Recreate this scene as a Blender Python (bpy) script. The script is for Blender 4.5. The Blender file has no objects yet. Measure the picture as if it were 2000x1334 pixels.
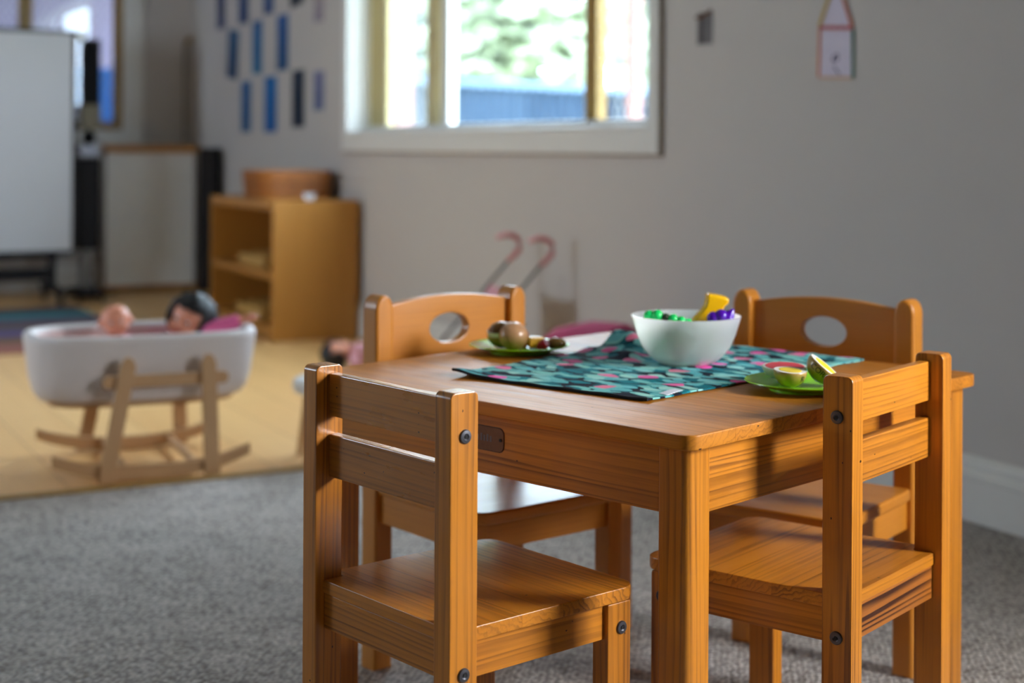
import bpy, bmesh, math, random
from mathutils import Vector, Matrix
random.seed(7)
PI = math.pi
scene = bpy.context.scene
COL = scene.collection

# ------------------------------------------------------------------ camera
cam_d = bpy.data.cameras.new('camera')
cam_d.sensor_width = 36.0
cam_d.lens = 36.0 * 2920 / 2000
cam_d.shift_y = -(667 - 292.4) / 2000
cam_d.clip_start = 0.05
cam_d.dof.use_dof = True
cam_d.dof.focus_distance = 1.92
cam_d.dof.aperture_fstop = 2.8
cam_d.dof.aperture_blades = 0
cam = bpy.data.objects.new('camera', cam_d)
COL.objects.link(cam)
cam.matrix_world = Matrix.Translation((0, 0, 0.9)) @ Matrix.Rotation(PI / 2, 4, 'X') @ Matrix.Rotation(0.0058, 4, 'Z')
scene.camera = cam
vs = scene.view_settings
vs.view_transform = 'Standard'
vs.look = 'None'
vs.gamma = 1.0
vs.use_curve_mapping = False
vs.exposure = -0.12
scene.cycles.max_bounces = 8; scene.cycles.diffuse_bounces = 4; scene.cycles.glossy_bounces = 3; scene.cycles.transparent_max_bounces = 8
scene.cycles.use_adaptive_sampling = True; scene.cycles.adaptive_threshold = 0.12; scene.cycles.adaptive_min_samples = 20

# ------------------------------------------------------------------ room frame
# right wall: foot line through P0 running along D (away from the camera); N points into the room
P0 = Vector((1.2104, 3.5191, 0)); D = Vector((-0.4669, 0.8843, 0)); N = Vector((-0.8843, -0.4669, 0))
T_FAR, T_REAR, N_LEFT, H_CEIL = 7.093, -6.2, 5.6, 2.6
def rp(t, n, z): return P0 + D * t + N * n + Vector((0, 0, z))
RW = Matrix(((D.x, N.x, 0, P0.x), (D.y, N.y, 0, P0.y), (0, 0, 1, 0), (0, 0, 0, 1)))   # (t, n, z) -> world

# ------------------------------------------------------------------ sky and daylight
world = bpy.data.worlds.new('sky'); scene.world = world
world.use_nodes = True
wn = world.node_tree.nodes; wl = world.node_tree.links
bg = wn['Background']
bg.inputs['Color'].default_value = (0.69, 0.84, 1.0, 1)
bg.inputs['Strength'].default_value = 24.5

def area_light(name, loc, aim, sx, sy, power, col):
    l = bpy.data.lights.new(name, 'AREA'); l.shape = 'RECTANGLE'; l.size = sx; l.size_y = sy
    l.energy = power; l.color = col
    o = bpy.data.objects.new(name, l); COL.objects.link(o)
    o.location = loc
    o.rotation_euler = (Vector(aim) - Vector(loc)).to_track_quat('-Z', 'Y').to_euler()
    return o
# daylight through the side window beside the camera (right wall); the sky lights the other windows
area_light('daylight_side_window', rp(-2.35, -0.16, 1.36), rp(-0.6, 1.4, 0.62), 0.62, 0.8, 24, (1.0, 0.98, 0.95)).data.spread = math.radians(80)
def portal(name, loc, aim, sx, sy):
    o = area_light(name, loc, aim, sx, sy, 1, (1, 1, 1)); o.data.cycles.is_portal = True
portal('sky_portal_side', rp(2.94, -0.19, 1.57), rp(2.94, 1, 1.57), 2.68, 1.16)
portal('sky_portal_far', rp(T_FAR + 0.19, 1.685, 1.615), rp(T_FAR - 1, 1.685, 1.615), 2.43, 1.17)
portal('sky_portal_left', rp(3.0, N_LEFT + 0.19, 1.55), rp(3.0, 1, 1.55), 1.4, 1.1)

# ------------------------------------------------------------------ material helpers
def lin(c):
    out = []
    for v in c:
        v = v / 255.0
        out.append(v / 12.92 if v <= 0.04045 else ((v + 0.055) / 1.055) ** 2.4)
    return (out[0], out[1], out[2], 1)
def new_mat(name):
    m = bpy.data.materials.new(name); m.use_nodes = True
    nt = m.node_tree
    return m, nt, nt.nodes['Principled BSDF']
def plain(name, col, rough=0.5, spec=0.5, metal=0.0, noise=0.06, nscale=20.0, bump=0.0, coat=0.0):
    """colour with a slight procedural unevenness"""
    m, nt, b = new_mat(name)
    c = lin(col)
    tc = nt.nodes.new('ShaderNodeTexCoord'); nz = nt.nodes.new('ShaderNodeTexNoise')
    nz.inputs['Scale'].default_value = nscale; nz.inputs['Detail'].default_value = 4
    nt.links.new(tc.outputs['Object'], nz.inputs['Vector'])
    mx = nt.nodes.new('ShaderNodeMix'); mx.data_type = 'RGBA'
    mx.inputs['A'].default_value = tuple(max(0, v * (1 - noise)) for v in c[:3]) + (1,)
    mx.inputs['B'].default_value = tuple(min(1, v * (1 + noise)) for v in c[:3]) + (1,)
    nt.links.new(nz.outputs['Fac'], mx.inputs['Factor'])
    nt.links.new(mx.outputs['Result'], b.inputs['Base Color'])
    b.inputs['Roughness'].default_value = rough; b.inputs['Metallic'].default_value = metal
    b.inputs['Specular IOR Level'].default_value = spec; b.inputs['Coat Weight'].default_value = coat
    if bump:
        bp = nt.nodes.new('ShaderNodeBump'); bp.inputs['Strength'].default_value = bump; bp.inputs['Distance'].default_value = 0.002
        nt.links.new(nz.outputs['Fac'], bp.inputs['Height']); nt.links.new(bp.outputs['Normal'], b.inputs['Normal'])
    return m

def vmath(nt, op, a, b=None):
    n = nt.nodes.new('ShaderNodeVectorMath'); n.operation = op
    for i, v in enumerate((a, b)):
        if v is None: continue
        if hasattr(v, 'links'): nt.links.new(v, n.inputs[i])
        else: n.inputs[i].default_value = v
    return n
def fmath(nt, op, a, b=None, c=None, clamp=False):
    n = nt.nodes.new('ShaderNodeMath'); n.operation = op; n.use_clamp = clamp
    for i, v in enumerate((a, b, c)):
        if v is None: continue
        if hasattr(v, 'links'): nt.links.new(v, n.inputs[i])
        else: n.inputs[i].default_value = v
    return n.outputs[0]
def mixc(nt, fac, a, b):
    n = nt.nodes.new('ShaderNodeMix'); n.data_type = 'RGBA'
    for k, v in (('Factor', fac), ('A', a), ('B', b)):
        if hasattr(v, 'links'): nt.links.new(v, n.inputs[k])
        else: n.inputs[k].default_value = v
    return n.outputs['Result']
def noise(nt, vec, scale, detail=3, rough=0.5):
    n = nt.nodes.new('ShaderNodeTexNoise'); n.inputs['Scale'].default_value = scale
    n.inputs['Detail'].default_value = detail; n.inputs['Roughness'].default_value = rough
    nt.links.new(vec, n.inputs['Vector']); return n.outputs['Fac']

def wood(name, light, dark, rough=0.32, ring=0.0075, coat=0.25, specks=0.0, contrast=1.0, var=0.35):
    """solid timber: growth rings around a far pith; the grain frame comes from the vertex attribute gc"""
    m, nt, b = new_mat(name)
    at = nt.nodes.new('ShaderNodeAttribute'); at.attribute_name = 'gc'
    g = at.outputs['Vector']
    oi = nt.nodes.new('ShaderNodeObjectInfo')
    str1 = vmath(nt, 'MULTIPLY', g, (0.55, 6, 6)).outputs[0]
    warp = noise(nt, str1, 2.2, 2)
    sp = nt.nodes.new('ShaderNodeSeparateXYZ'); nt.links.new(g, sp.inputs[0])
    cb = nt.nodes.new('ShaderNodeCombineXYZ')
    nt.links.new(sp.outputs['Y'], cb.inputs['Y']); nt.links.new(sp.outputs['Z'], cb.inputs['Z'])
    r = vmath(nt, 'LENGTH', cb.outputs[0]).outputs['Value']
    r2 = fmath(nt, 'ADD', r, fmath(nt, 'MULTIPLY', warp, 0.030))
    irr = noise(nt, vmath(nt, 'MULTIPLY', g, (0.25, 75, 75)).outputs[0], 1.0, 1)
    r2 = fmath(nt, 'ADD', r2, fmath(nt, 'MULTIPLY', irr, ring * 2.2))
    ph = fmath(nt, 'FRACT', fmath(nt, 'MULTIPLY', r2, 1 / ring))
    rise = nt.nodes.new('ShaderNodeMapRange'); rise.interpolation_type = 'SMOOTHSTEP'
    rise.inputs['From Min'].default_value = 0.30; rise.inputs['From Max'].default_value = 0.88; nt.links.new(ph, rise.inputs['Value'])
    fall = nt.nodes.new('ShaderNodeMapRange'); fall.interpolation_type = 'SMOOTHSTEP'
    fall.inputs['From Min'].default_value = 1.0; fall.inputs['From Max'].default_value = 0.90; nt.links.new(ph, fall.inputs['Value'])
    line = fmath(nt, 'MULTIPLY', rise.outputs[0], fall.outputs[0])
    fib = noise(nt, vmath(nt, 'MULTIPLY', g, (14, 420, 420)).outputs[0], 1.0, 3)
    tone = noise(nt, vmath(nt, 'MULTIPLY', g, (2.0, 22, 22)).outputs[0], 1.0, 2)
    mask = noise(nt, vmath(nt, 'MULTIPLY', g, (3.5, 30, 30)).outputs[0], 1.0, 2)
    mask = fmath(nt, 'MULTIPLY_ADD', mask, 2.4, -0.75, clamp=True)
    f = fmath(nt, 'MULTIPLY', line, fmath(nt, 'MULTIPLY_ADD', mask, 0.75, 0.18))
    f = fmath(nt, 'MULTIPLY', f, contrast)
    f = fmath(nt, 'ADD', f, fmath(nt, 'MULTIPLY_ADD', fib, 0.5, -0.25))
    f = fmath(nt, 'ADD', f, fmath(nt, 'MULTIPLY_ADD', tone, var * 1.6, -var * 0.8))
    f = fmath(nt, 'ADD', f, fmath(nt, 'MULTIPLY_ADD', oi.outputs['Random'], var * 0.7, -var * 0.2), clamp=True)
    col = mixc(nt, f, lin(light), lin(dark))
    if specks:
        v = nt.nodes.new('ShaderNodeTexVoronoi'); v.inputs['Scale'].default_value = 1.0
        nt.links.new(vmath(nt, 'MULTIPLY', g, (95, 60, 150)).outputs[0], v.inputs['Vector'])
        sel = fmath(nt, 'LESS_THAN', v.outputs['Distance'], 0.16)
        sp2 = nt.nodes.new('ShaderNodeSeparateColor'); nt.links.new(v.outputs['Color'], sp2.inputs[0])
        pick = fmath(nt, 'MULTIPLY', sel, fmath(nt, 'GREATER_THAN', sp2.outputs[0], 1 - specks))
        col = mixc(nt, pick, col, lin((60, 30, 14)))
    nt.links.new(col, b.inputs['Base Color'])
    rn = noise(nt, vmath(nt, 'MULTIPLY', g, (12, 40, 40)).outputs[0], 1.0, 4)
    nt.links.new(fmath(nt, 'MULTIPLY_ADD', rn, 0.22, rough - 0.09), b.inputs['Roughness'])
    bp = nt.nodes.new('ShaderNodeBump'); bp.inputs['Strength'].default_value = 0.10; bp.inputs['Distance'].default_value = 0.001
    nt.links.new(fib, bp.inputs['Height']); nt.links.new(bp.outputs['Normal'], b.inputs['Normal'])
    b.inputs['Coat Weight'].default_value = coat; b.inputs['Coat Roughness'].default_value = 0.18
    return m

M = {}
M['pine'] = wood('varnished_pine', (202, 126, 32), (96, 46, 7), specks=0.012, ring=0.0080, contrast=0.75, var=0.42)
M['pine_top'] = wood('table_top_pine', (198, 124, 34), (108, 54, 9), specks=0.01, ring=0.0085, contrast=0.5, var=0.45, rough=0.44, coat=0.0)
M['pine_top'].node_tree.nodes['Principled BSDF'].inputs['Specular IOR Level'].default_value = 0.26
M['pine_worn'] = wood('worn_varnished_pine', (192, 122, 42), (98, 48, 12), specks=0.14, rough=0.28, coat=0.5, ring=0.0080, contrast=0.6, var=0.4)
M['beech'] = wood('honey_beech', (202, 128, 34), (156, 88, 16), ring=0.006, contrast=0.35, var=0.22, rough=0.38)
M['tan_wood'] = wood('pale_tan_wood', (190, 152, 110), (160, 116, 76), ring=0.006, contrast=0.3, var=0.2, rough=0.5, coat=0.0)
M['shelf_wood'] = wood('maple_laminate', (184, 126, 52), (156, 98, 32), ring=0.008, contrast=0.3, var=0.2, rough=0.45, coat=0.0)
M['bolt'] = plain('gunmetal', (92, 92, 98), rough=0.38, metal=0.8)
M['hole'] = plain('black_recess', (14, 10, 10), rough=0.8)
M['wall'] = plain('grey_wall_paint', (199, 193, 189), rough=0.75, spec=0.25, noise=0.015, nscale=6, bump=0.03)
M['wall_dark'] = plain('fill_cutting_dark', (126, 116, 112), rough=0.75, spec=0.25, noise=0.02, nscale=6)  # dark tone made up for the unseen walls, to weaken the fill light
M['trim'] = plain('white_gloss_trim', (226, 224, 220), rough=0.35, noise=0.02)
M['trim_edge'] = plain('beige_caulk', (142, 122, 98), rough=0.6)
M['ceiling'] = plain('ceiling_white', (196, 194, 192), rough=0.8)
M['gold'] = plain('primrose_aluminium', (206, 190, 138), rough=0.4)
M['bronze'] = plain('gold_bronze_aluminium', (150, 116, 50), rough=0.4)
M['white_pl'] = plain('white_plastic', (232, 238, 250), rough=0.3, noise=0.01)
_b = M['white_pl'].node_tree.nodes['Principled BSDF']; _b.inputs['Subsurface Weight'].default_value = 1.0; _b.inputs['Subsurface Radius'].default_value = (1, 1, 1); _b.inputs['Subsurface Scale'].default_value = 0.05
M['lime'] = plain('lime_plastic', (146, 222, 34), rough=0.25, noise=0.03)
M['yellow_pl'] = plain('yellow_plastic', (246, 188, 6), rough=0.25, noise=0.03)
M['purple_pl'] = plain('purple_plastic', (84, 16, 176), rough=0.22, noise=0.05)
M['green_pl'] = plain('pea_green_plastic', (22, 214, 106), rough=0.25, noise=0.05)
M['charcoal'] = plain('charcoal', (30, 28, 29), rough=0.7, spec=0.2)
M['black'] = plain('black_plastic', (9, 8, 9), rough=0.7, spec=0.2)
M['steel'] = plain('grey_steel', (120, 118, 116), rough=0.4, metal=0.6)
M['beige_pl'] = plain('olive_beige_plastic', (104, 92, 66), rough=0.5)
M['board_white'] = plain('whiteboard_enamel', (204, 202, 204), rough=0.35, noise=0.02, nscale=3)
M['skin'] = plain('doll_vinyl', (224, 150, 122), rough=0.45, noise=0.05)
M['hair'] = plain('black_doll_hair', (8, 9, 16), rough=0.5, noise=0.4, nscale=90, bump=0.8)
M['pink'] = plain('pink_fabric', (236, 112, 170), rough=0.85, noise=0.1, nscale=60)
M['pale_pink'] = plain('pale_pink_fabric', (214, 152, 160), rough=0.85, noise=0.1, nscale=60)
M['salmon'] = plain('salmon_plastic', (220, 138, 138), rough=0.4)
M['magenta'] = plain('magenta_fabric', (168, 34, 84), rough=0.85, noise=0.12, nscale=50)
M['lining'] = plain('blush_lining', (214, 186, 182), rough=0.9)
M['cradle'] = plain('white_cradle_shell', (214, 208, 208), rough=0.55, noise=0.02)
M['paper'] = plain('drawing_paper', (212, 204, 222), rough=0.9)
M['ink'] = plain('grey_pencil', (120, 108, 136), rough=0.9)

# ------------------------------------------------------------------ mesh helpers
def rng(): return random.uniform
def link(name, mesh, mat, parent=None, M4=None):
    o = bpy.data.objects.new(name, mesh)
    if mat is not None and not mesh.materials: mesh.materials.append(mat)
    COL.objects.link(o)
    if parent is not None: o.parent = parent
    if M4 is not None: o.matrix_local = M4
    return o
def finish(bm, name, grain=None, smooth=True, angle=40, flip=True):
    if flip: bmesh.ops.recalc_face_normals(bm, faces=bm.faces)
    me = bpy.data.meshes.new(name)
    if smooth:
        for f in bm.faces: f.smooth = True
    bm.to_mesh(me); bm.free()
    if smooth: me.set_sharp_from_angle(angle=math.radians(angle))
    if grain:
        ax = 'xyz'.index(grain); oth = [i for i in range(3) if i != ax]
        off = (random.uniform(-9, 9), random.choice((-1, 1)) * random.uniform(0.03, 0.13), random.choice((-1, 1)) * random.uniform(0.03, 0.13))
        a = me.attributes.new('gc', 'FLOAT_VECTOR', 'POINT')
        for i, v in enumerate(me.vertices):
            c = v.co
            a.data[i].vector = (c[ax] + off[0], c[oth[0]] + off[1], c[oth[1]] + off[2])
    return me
def bm_box(bm, x0, x1, y0, y1, z0, z1, bev=0.0, seg=2):
    r = bmesh.ops.create_cube(bm, size=1)
    vs_ = r['verts']
    for v in vs_:
        v.co = Vector(((x0 + x1) / 2 + v.co.x * (x1 - x0), (y0 + y1) / 2 + v.co.y * (y1 - y0), (z0 + z1) / 2 + v.co.z * (z1 - z0)))
    if bev:
        es = list({e for v in vs_ for e in v.link_edges})
        bmesh.ops.bevel(bm, geom=es, offset=bev, segments=seg, affect='EDGES', profile=0.5)
def wnorm(o):
    m = o.modifiers.new('weighted_normals', 'WEIGHTED_NORMAL'); m.keep_sharp = True
    return o
def box(name, x0, x1, y0, y1, z0, z1, mat, parent=None, bev=0.0, seg=2, grain=None, M4=None):
    bm = bmesh.new(); bm_box(bm, x0, x1, y0, y1, z0, z1, bev, seg)
    o = link(name, finish(bm, name, grain), mat, parent, M4)
    return wnorm(o) if bev else o
def bm_prism(bm, poly, z0, z1, axis='z', bev=0.0, seg=2):
    """extrude a 2D outline; axis is the extrusion axis; poly in the two other axes in xyz order"""
    def mk(p, h):
        if axis == 'z': return (p[0], p[1], h)
        if axis == 'y': return (p[0], h, p[1])
        return (h, p[0], p[1])
    lo = [bm.verts.new(mk(p, z0)) for p in poly]; hi = [bm.verts.new(mk(p, z1)) for p in poly]
    n = len(poly)
    a = bm.faces.new(lo); b = bm.faces.new(hi)
    for i in range(n): bm.faces.new((lo[i], lo[(i + 1) % n], hi[(i + 1) % n], hi[i]))
    if bev:
        es = list(set(a.edges) | set(b.edges))
        bmesh.ops.recalc_face_normals(bm, faces=bm.faces)
        bmesh.ops.bevel(bm, geom=es, offset=bev, segments=seg, affect='EDGES', profile=0.5)
def prism(name, poly, z0, z1, mat, parent=None, axis='z', bev=0.0, seg=2, grain=None, M4=None, angle=40):
    bm = bmesh.new(); bm_prism(bm, poly, z0, z1, axis, bev, seg)
    o = link(name, finish(bm, name, grain, angle=angle), mat, parent, M4)
    return wnorm(o) if bev else o
def bm_lathe(bm, prof, n=32, cap=True):
    rings = []
    for r, z in prof:
        if r < 1e-5: rings.append([bm.verts.new((0, 0, z))])
        else: rings.append([bm.verts.new((r * math.cos(2 * PI * i / n), r * math.sin(2 * PI * i / n), z)) for i in range(n)])
    for a, b in zip(rings, rings[1:]):
        for i in range(n):
            j = (i + 1) % n
            q = [a[i % len(a)], a[j % len(a)], b[j % len(b)], b[i % len(b)]]
            u = []
            for v in q:
                if v not in u: u.append(v)
            if len(u) >= 3: bm.faces.new(u)
def lathe(name, prof, mat, parent=None, n=32, M4=None, grain=None):
    bm = bmesh.new(); bm_lathe(bm, prof, n)
    return link(name, finish(bm, name, grain), mat, parent, M4)
def bm_tube(bm, pts, r, n=8, caps=True):
    pts = [Vector(p) for p in pts]; rr = r if isinstance(r, (list, tuple)) else [r] * len(pts)
    up = Vector((0, 0, 1)); rings = []
    for i, p in enumerate(pts):
        d = (pts[min(i + 1, len(pts) - 1)] - pts[max(i - 1, 0)]).normalized()
        u = up if abs(d.z) < 0.95 else Vector((1, 0, 0))
        s = d.cross(u).normalized(); w = s.cross(d).normalized()
        rings.append([bm.verts.new(p + (s * math.cos(2 * PI * k / n) + w * math.sin(2 * PI * k / n)) * rr[i]) for k in range(n)])
    for a, b in zip(rings, rings[1:]):
        for k in range(n): bm.faces.new((a[k], a[(k + 1) % n], b[(k + 1) % n], b[k]))
    if caps: bm.faces.new(rings[0]); bm.faces.new(rings[-1])
def tube(name, pts, r, mat, parent=None, n=8, M4=None, grain=None):
    bm = bmesh.new(); bm_tube(bm, pts, r, n)
    return link(name, finish(bm, name, grain), mat, parent, M4)
def bm_ball(bm, c, r, sub=3, scale=(1, 1, 1)):
    res = bmesh.ops.create_icosphere(bm, subdivisions=sub, radius=1)
    for v in res['verts']: v.co = Vector((c[0] + v.co.x * r * scale[0], c[1] + v.co.y * r * scale[1], c[2] + v.co.z * r * scale[2]))
    return res['verts']
def ball(name, c, r, mat, parent=None, sub=3, scale=(1, 1, 1), M4=None):
    bm = bmesh.new(); bm_ball(bm, c, r, sub, scale)
    return link(name, finish(bm, name), mat, parent, M4)
def thing(name, label, cat, loc=(0, 0, 0), rz=0.0, group=None, M4=None):
    o = bpy.data.objects.new(name, None); o.empty_display_size = 0.05
    COL.objects.link(o)
    if M4 is not None: o.matrix_world = M4
    else: o.location = loc; o.rotation_euler = (0, 0, rz)
    o['label'] = label; o['category'] = cat
    if group: o['group'] = group
    return o
def tag(o, label, cat, group=None):
    o['label'] = label; o['category'] = cat
    if group: o['group'] = group
    return o
def structure(o): o['kind'] = 'structure'; return o
def copy_tree(o, parent=None):
    c = o.copy(); COL.objects.link(c); c.parent = parent
    for ch in list(o.children): copy_tree(ch, c)
    return c
def rounded(x0, x1, y0, y1, radii, seg=6):
    """counter-clockwise rounded rectangle; radii for corners (x0y0, x1y0, x1y1, x0y1)"""
    pts = []
    for (cx, cy, sx, sy, a0), r in zip(((x0, y0, 1, 1, PI), (x1, y0, -1, 1, 1.5 * PI), (x1, y1, -1, -1, 0), (x0, y1, 1, -1, 0.5 * PI)), radii):
        if r < 1e-6: pts.append((cx, cy)); continue
        for k in range(seg + 1):
            a = a0 + k / seg * PI / 2
            pts.append((cx + sx * r + r * math.cos(a), cy + sy * r + r * math.sin(a)))
    return pts
def clip(poly, axis, lo, hi):
    """cut a convex outline to a strip lo..hi along axis"""
    def half(p, v, keep_gt):
        out = []
        for i in range(len(p)):
            a, b = p[i], p[(i + 1) % len(p)]
            ia = (a[axis] >= v) if keep_gt else (a[axis] <= v); ib = (b[axis] >= v) if keep_gt else (b[axis] <= v)
            if ia: out.append(a)
            if ia != ib:
                k = (v - a[axis]) / (b[axis] - a[axis]); out.append((a[0] + k * (b[0] - a[0]), a[1] + k * (b[1] - a[1])))
        return out
    p = half(half(poly, lo, True), hi, False)
    out = []
    for q in p:
        if not out or (abs(q[0] - out[-1][0]) + abs(q[1] - out[-1][1])) > 1e-6: out.append(q)
    if len(out) > 1 and abs(out[0][0] - out[-1][0]) + abs(out[0][1] - out[-1][1]) < 1e-6: out.pop()
    return out

# ================================================================== THE ROOM
def carpet_mat():
    m, nt, b = new_mat('loop_pile_carpet')
    tc = nt.nodes.new('ShaderNodeTexCoord')
    mp = nt.nodes.new('ShaderNodeMapping'); mp.inputs['Rotation'].default_value = (0, 0, math.radians(28)); mp.inputs['Scale'].default_value = (1.0, 0.72, 1)
    nt.links.new(tc.outputs['Object'], mp.inputs['Vector'])
    v = nt.nodes.new('ShaderNodeTexVoronoi'); v.inputs['Scale'].default_value = 125; v.inputs['Randomness'].default_value = 0.6
    nt.links.new(mp.outputs[0], v.inputs['Vector'])
    big = noise(nt, tc.outputs['Object'], 9, 3)
    fine = noise(nt, tc.outputs['Object'], 420, 2)
    h = fmath(nt, 'SUBTRACT', 1.0, fmath(nt, 'MULTIPLY', v.outputs['Distance'], 1.35), clamp=True)
    f = fmath(nt, 'MULTIPLY_ADD', h, 0.75, fmath(nt, 'MULTIPLY_ADD', fine, 0.3, -0.05))
    f = fmath(nt, 'ADD', f, fmath(nt, 'MULTIPLY_ADD', big, 0.3, -0.18), clamp=True)
    col = mixc(nt, f, lin((112, 105, 101)), lin((252, 244, 238)))
    nt.links.new(col, b.inputs['Base Color']); b.inputs['Roughness'].default_value = 0.95; b.inputs['Specular IOR Level'].default_value = 0.1
    bp = nt.nodes.new('ShaderNodeBump'); bp.inputs['Strength'].default_value = 0.9; bp.inputs['Distance'].default_value = 0.004
    nt.links.new(h, bp.inputs['Height']); nt.links.new(bp.outputs['Normal'], b.inputs['Normal'])
    return m
def floorboard_mat():
    m, nt, b = new_mat('light_timber_floor')
    tc = nt.nodes.new('ShaderNodeTexCoord')
    n1 = noise(nt, vmath(nt, 'MULTIPLY', tc.outputs['Object'], (1.5, 24, 1)).outputs[0], 1.0, 4)
    br = nt.nodes.new('ShaderNodeTexBrick'); br.inputs['Scale'].default_value = 1.0
    br.inputs['Brick Width'].default_value = 1.3; br.inputs['Row Height'].default_value = 0.19; br.inputs['Mortar Size'].default_value = 0.0015
    br.inputs['Color1'].default_value = lin((238, 194, 132)); br.inputs['Color2'].default_value = lin((226, 178, 116)); br.inputs['Mortar'].default_value = lin((120, 84, 48))
    nt.links.new(tc.outputs['Object'], br.inputs['Vector'])
    col = mixc(nt, fmath(nt, 'MULTIPLY', n1, 0.5), br.outputs['Color'], lin((196, 142, 82)))
    nt.links.new(col, b.inputs['Base Color']); b.inputs['Roughness'].default_value = 0.38
    return m
T_EDGE = 1.428   # where the carpet ends and the timber floor begins (along the right wall)
structure(box('floor', -8.6, T_EDGE, -0.2, N_LEFT + 0.2, -0.1, 0.0, carpet_mat(), M4=RW))
structure(box('floor_timber', T_EDGE, T_FAR + 0.2, -0.2, N_LEFT + 0.2, -0.1, -0.001, floorboard_mat(), M4=RW))
structure(box('trim_1', T_EDGE - 0.012, T_EDGE + 0.022, 0.02, N_LEFT, -0.002, 0.006, M['bronze'], M4=RW, bev=0.002))
structure(box('ceiling', T_REAR - 0.2, T_FAR + 0.2, -0.2, N_LEFT + 0.2, H_CEIL, H_CEIL + 0.1, M['ceiling'], M4=RW))

def wall_with_holes(name, along0, along1, holes, thick, frame, paint=None):
    """wall slab built from boxes around rectangular holes (a0, a1, z0, z1); frame(a0,a1,z0,z1) -> local box extents"""
    bm = bmesh.new()
    cuts = sorted({along0, along1} | {h[0] for h in holes} | {h[1] for h in holes})
    for a, b in zip(cuts, cuts[1:]):
        zs = [(0.0, H_CEIL)]
        for h in holes:
            if h[0] <= a + 1e-6 and h[1] >= b - 1e-6: zs = [(0.0, h[2]), (h[3], H_CEIL)]
        for z0, z1 in zs:
            if z1 - z0 > 1e-4: bm_box(bm, *frame(a, b), z0, z1)
    bmesh.ops.remove_doubles(bm, verts=bm.verts, dist=1e-5)
    return structure(link(name, finish(bm, name, smooth=False), paint or M['wall'], None, RW))
WIN1 = (1.60, 4.285, 0.985, 2.15)      # opening in the right wall (t0, t1, z0, z1)
WIN3 = (-2.75, -1.95, 0.85, 1.95)      # side window beside the camera, out of view
wall_with_holes('wall_right', T_REAR, T_FAR, [WIN1, WIN3], 0.18, lambda a, b: (a, b, -0.18, 0.0))
WIN2 = (0.47, 2.9, 1.03, 2.2)          # opening in the far wall, measured from the corner
wall_with_holes('wall_far', -0.18, N_LEFT + 0.18, [WIN2], 0.18, lambda a, b: (T_FAR, T_FAR + 0.18, a, b))
WIN4 = (2.3, 3.7, 1.0, 2.1)
wall_with_holes('wall_left', T_REAR, T_FAR, [WIN4], 0.18, lambda a, b: (a, b, N_LEFT, N_LEFT + 0.18), M['wall_dark'])
wall_with_holes('wall_rear', -0.18, N_LEFT + 0.18, [], 0.18, lambda a, b: (T_REAR - 0.18, T_REAR, a, b), M['wall_dark'])

# baseboards: profiled skirting
def skirting(name, t0, t1, along='t'):
    prof = [(0, 0), (0.020, 0), (0.020, 0.100), (0.0225, 0.104), (0.0225, 0.114), (0.018, 0.120), (0.013, 0.124), (0.013, 0.134), (0.016, 0.138), (0.014, 0.148), (0.005, 0.156), (0, 0.158)]
    if along == 't': return structure(prism(name, prof, t0, t1, M['trim'], axis='x', M4=RW, angle=25))
    prof = [(T_FAR - p[0], p[1]) for p in prof]
    return structure(prism(name, prof, t0, t1, M['trim'], axis='y', M4=RW, angle=25))
skirting('baseboard_right', T_REAR, T_FAR)
skirting('baseboard_far', 0.02, N_LEFT, 'n')

# ---- window in the right wall
def glass_mat():
    m, nt, b = new_mat('window_glass')
    out = nt.nodes['Material Output']; nt.nodes.remove(b)
    tr = nt.nodes.new('ShaderNodeBsdfTransparent'); tr.inputs['Color'].default_value = (0.96, 0.98, 0.98, 1)
    gl = nt.nodes.new('ShaderNodeBsdfGlossy'); gl.inputs['Roughness'].default_value = 0.02
    lw = nt.nodes.new('ShaderNodeValue'); lw.outputs[0].default_value = 0.06
    mx = nt.nodes.new('ShaderNodeMixShader')
    nt.links.new(lw.outputs[0], mx.inputs[0]); nt.links.new(tr.outputs[0], mx.inputs[1]); nt.links.new(gl.outputs[0], mx.inputs[2])
    nt.links.new(mx.outputs[0], out.inputs['Surface'])
    return m
M['glass'] = glass_mat()
def grille(name, a0, a1, z0, z1, off, mat, parent, axis):
    """diamond security mesh: crossed thin bars clipped to a rectangle"""
    bm = bmesh.new(); step = 0.045; r = 0.0022
    for sgn in (1, -1):
        k = -3.0
        while k < 6.0:
            pts = []
            # line z = z0 + sgn*1.6*(a-a0) + k
            for a in (a0, a1):
                z = z0 + sgn * 1.6 * (a - a0) + k
                if z0 <= z <= z1: pts.append((a, z))
            for z in (z0, z1):
                a = a0 + (z - z0 - k) / (sgn * 1.6)
                if a0 < a < a1: pts.append((a, z))
            if len(pts) >= 2:
                p, q = pts[0], pts[1]
                P_ = [(p[0], off, p[1]), (q[0], off, q[1])] if axis == 't' else [(off, p[0], p[1]), (off, q[0], q[1])]
                bm_tube(bm, P_, r, 4, caps=False)
            k += step * 1.6
    o = link(name, finish(bm, name), mat, parent); o['kind'] = 'stuff'; return o
w1 = thing('window_1', 'white cased sliding window with three panes in the right wall', 'window', M4=RW)
del w1['category']; structure(w1)
t0, t1, z0, z1 = WIN1
CW = 0.062
for nm, a, b, c, d in (('casing', t0 - CW, t0, z0 - 0.098, z1 + CW), ('casing', t1, t1 + CW, z0 - 0.098, z1 + CW), ('casing', t0, t1, z0 - 0.098, z0 - 0.012), ('casing', t0, t1, z1, z1 + CW)):
    box(nm, a, b, 0.0, 0.022, c, d, M['trim'], w1, bev=0.004)
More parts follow.
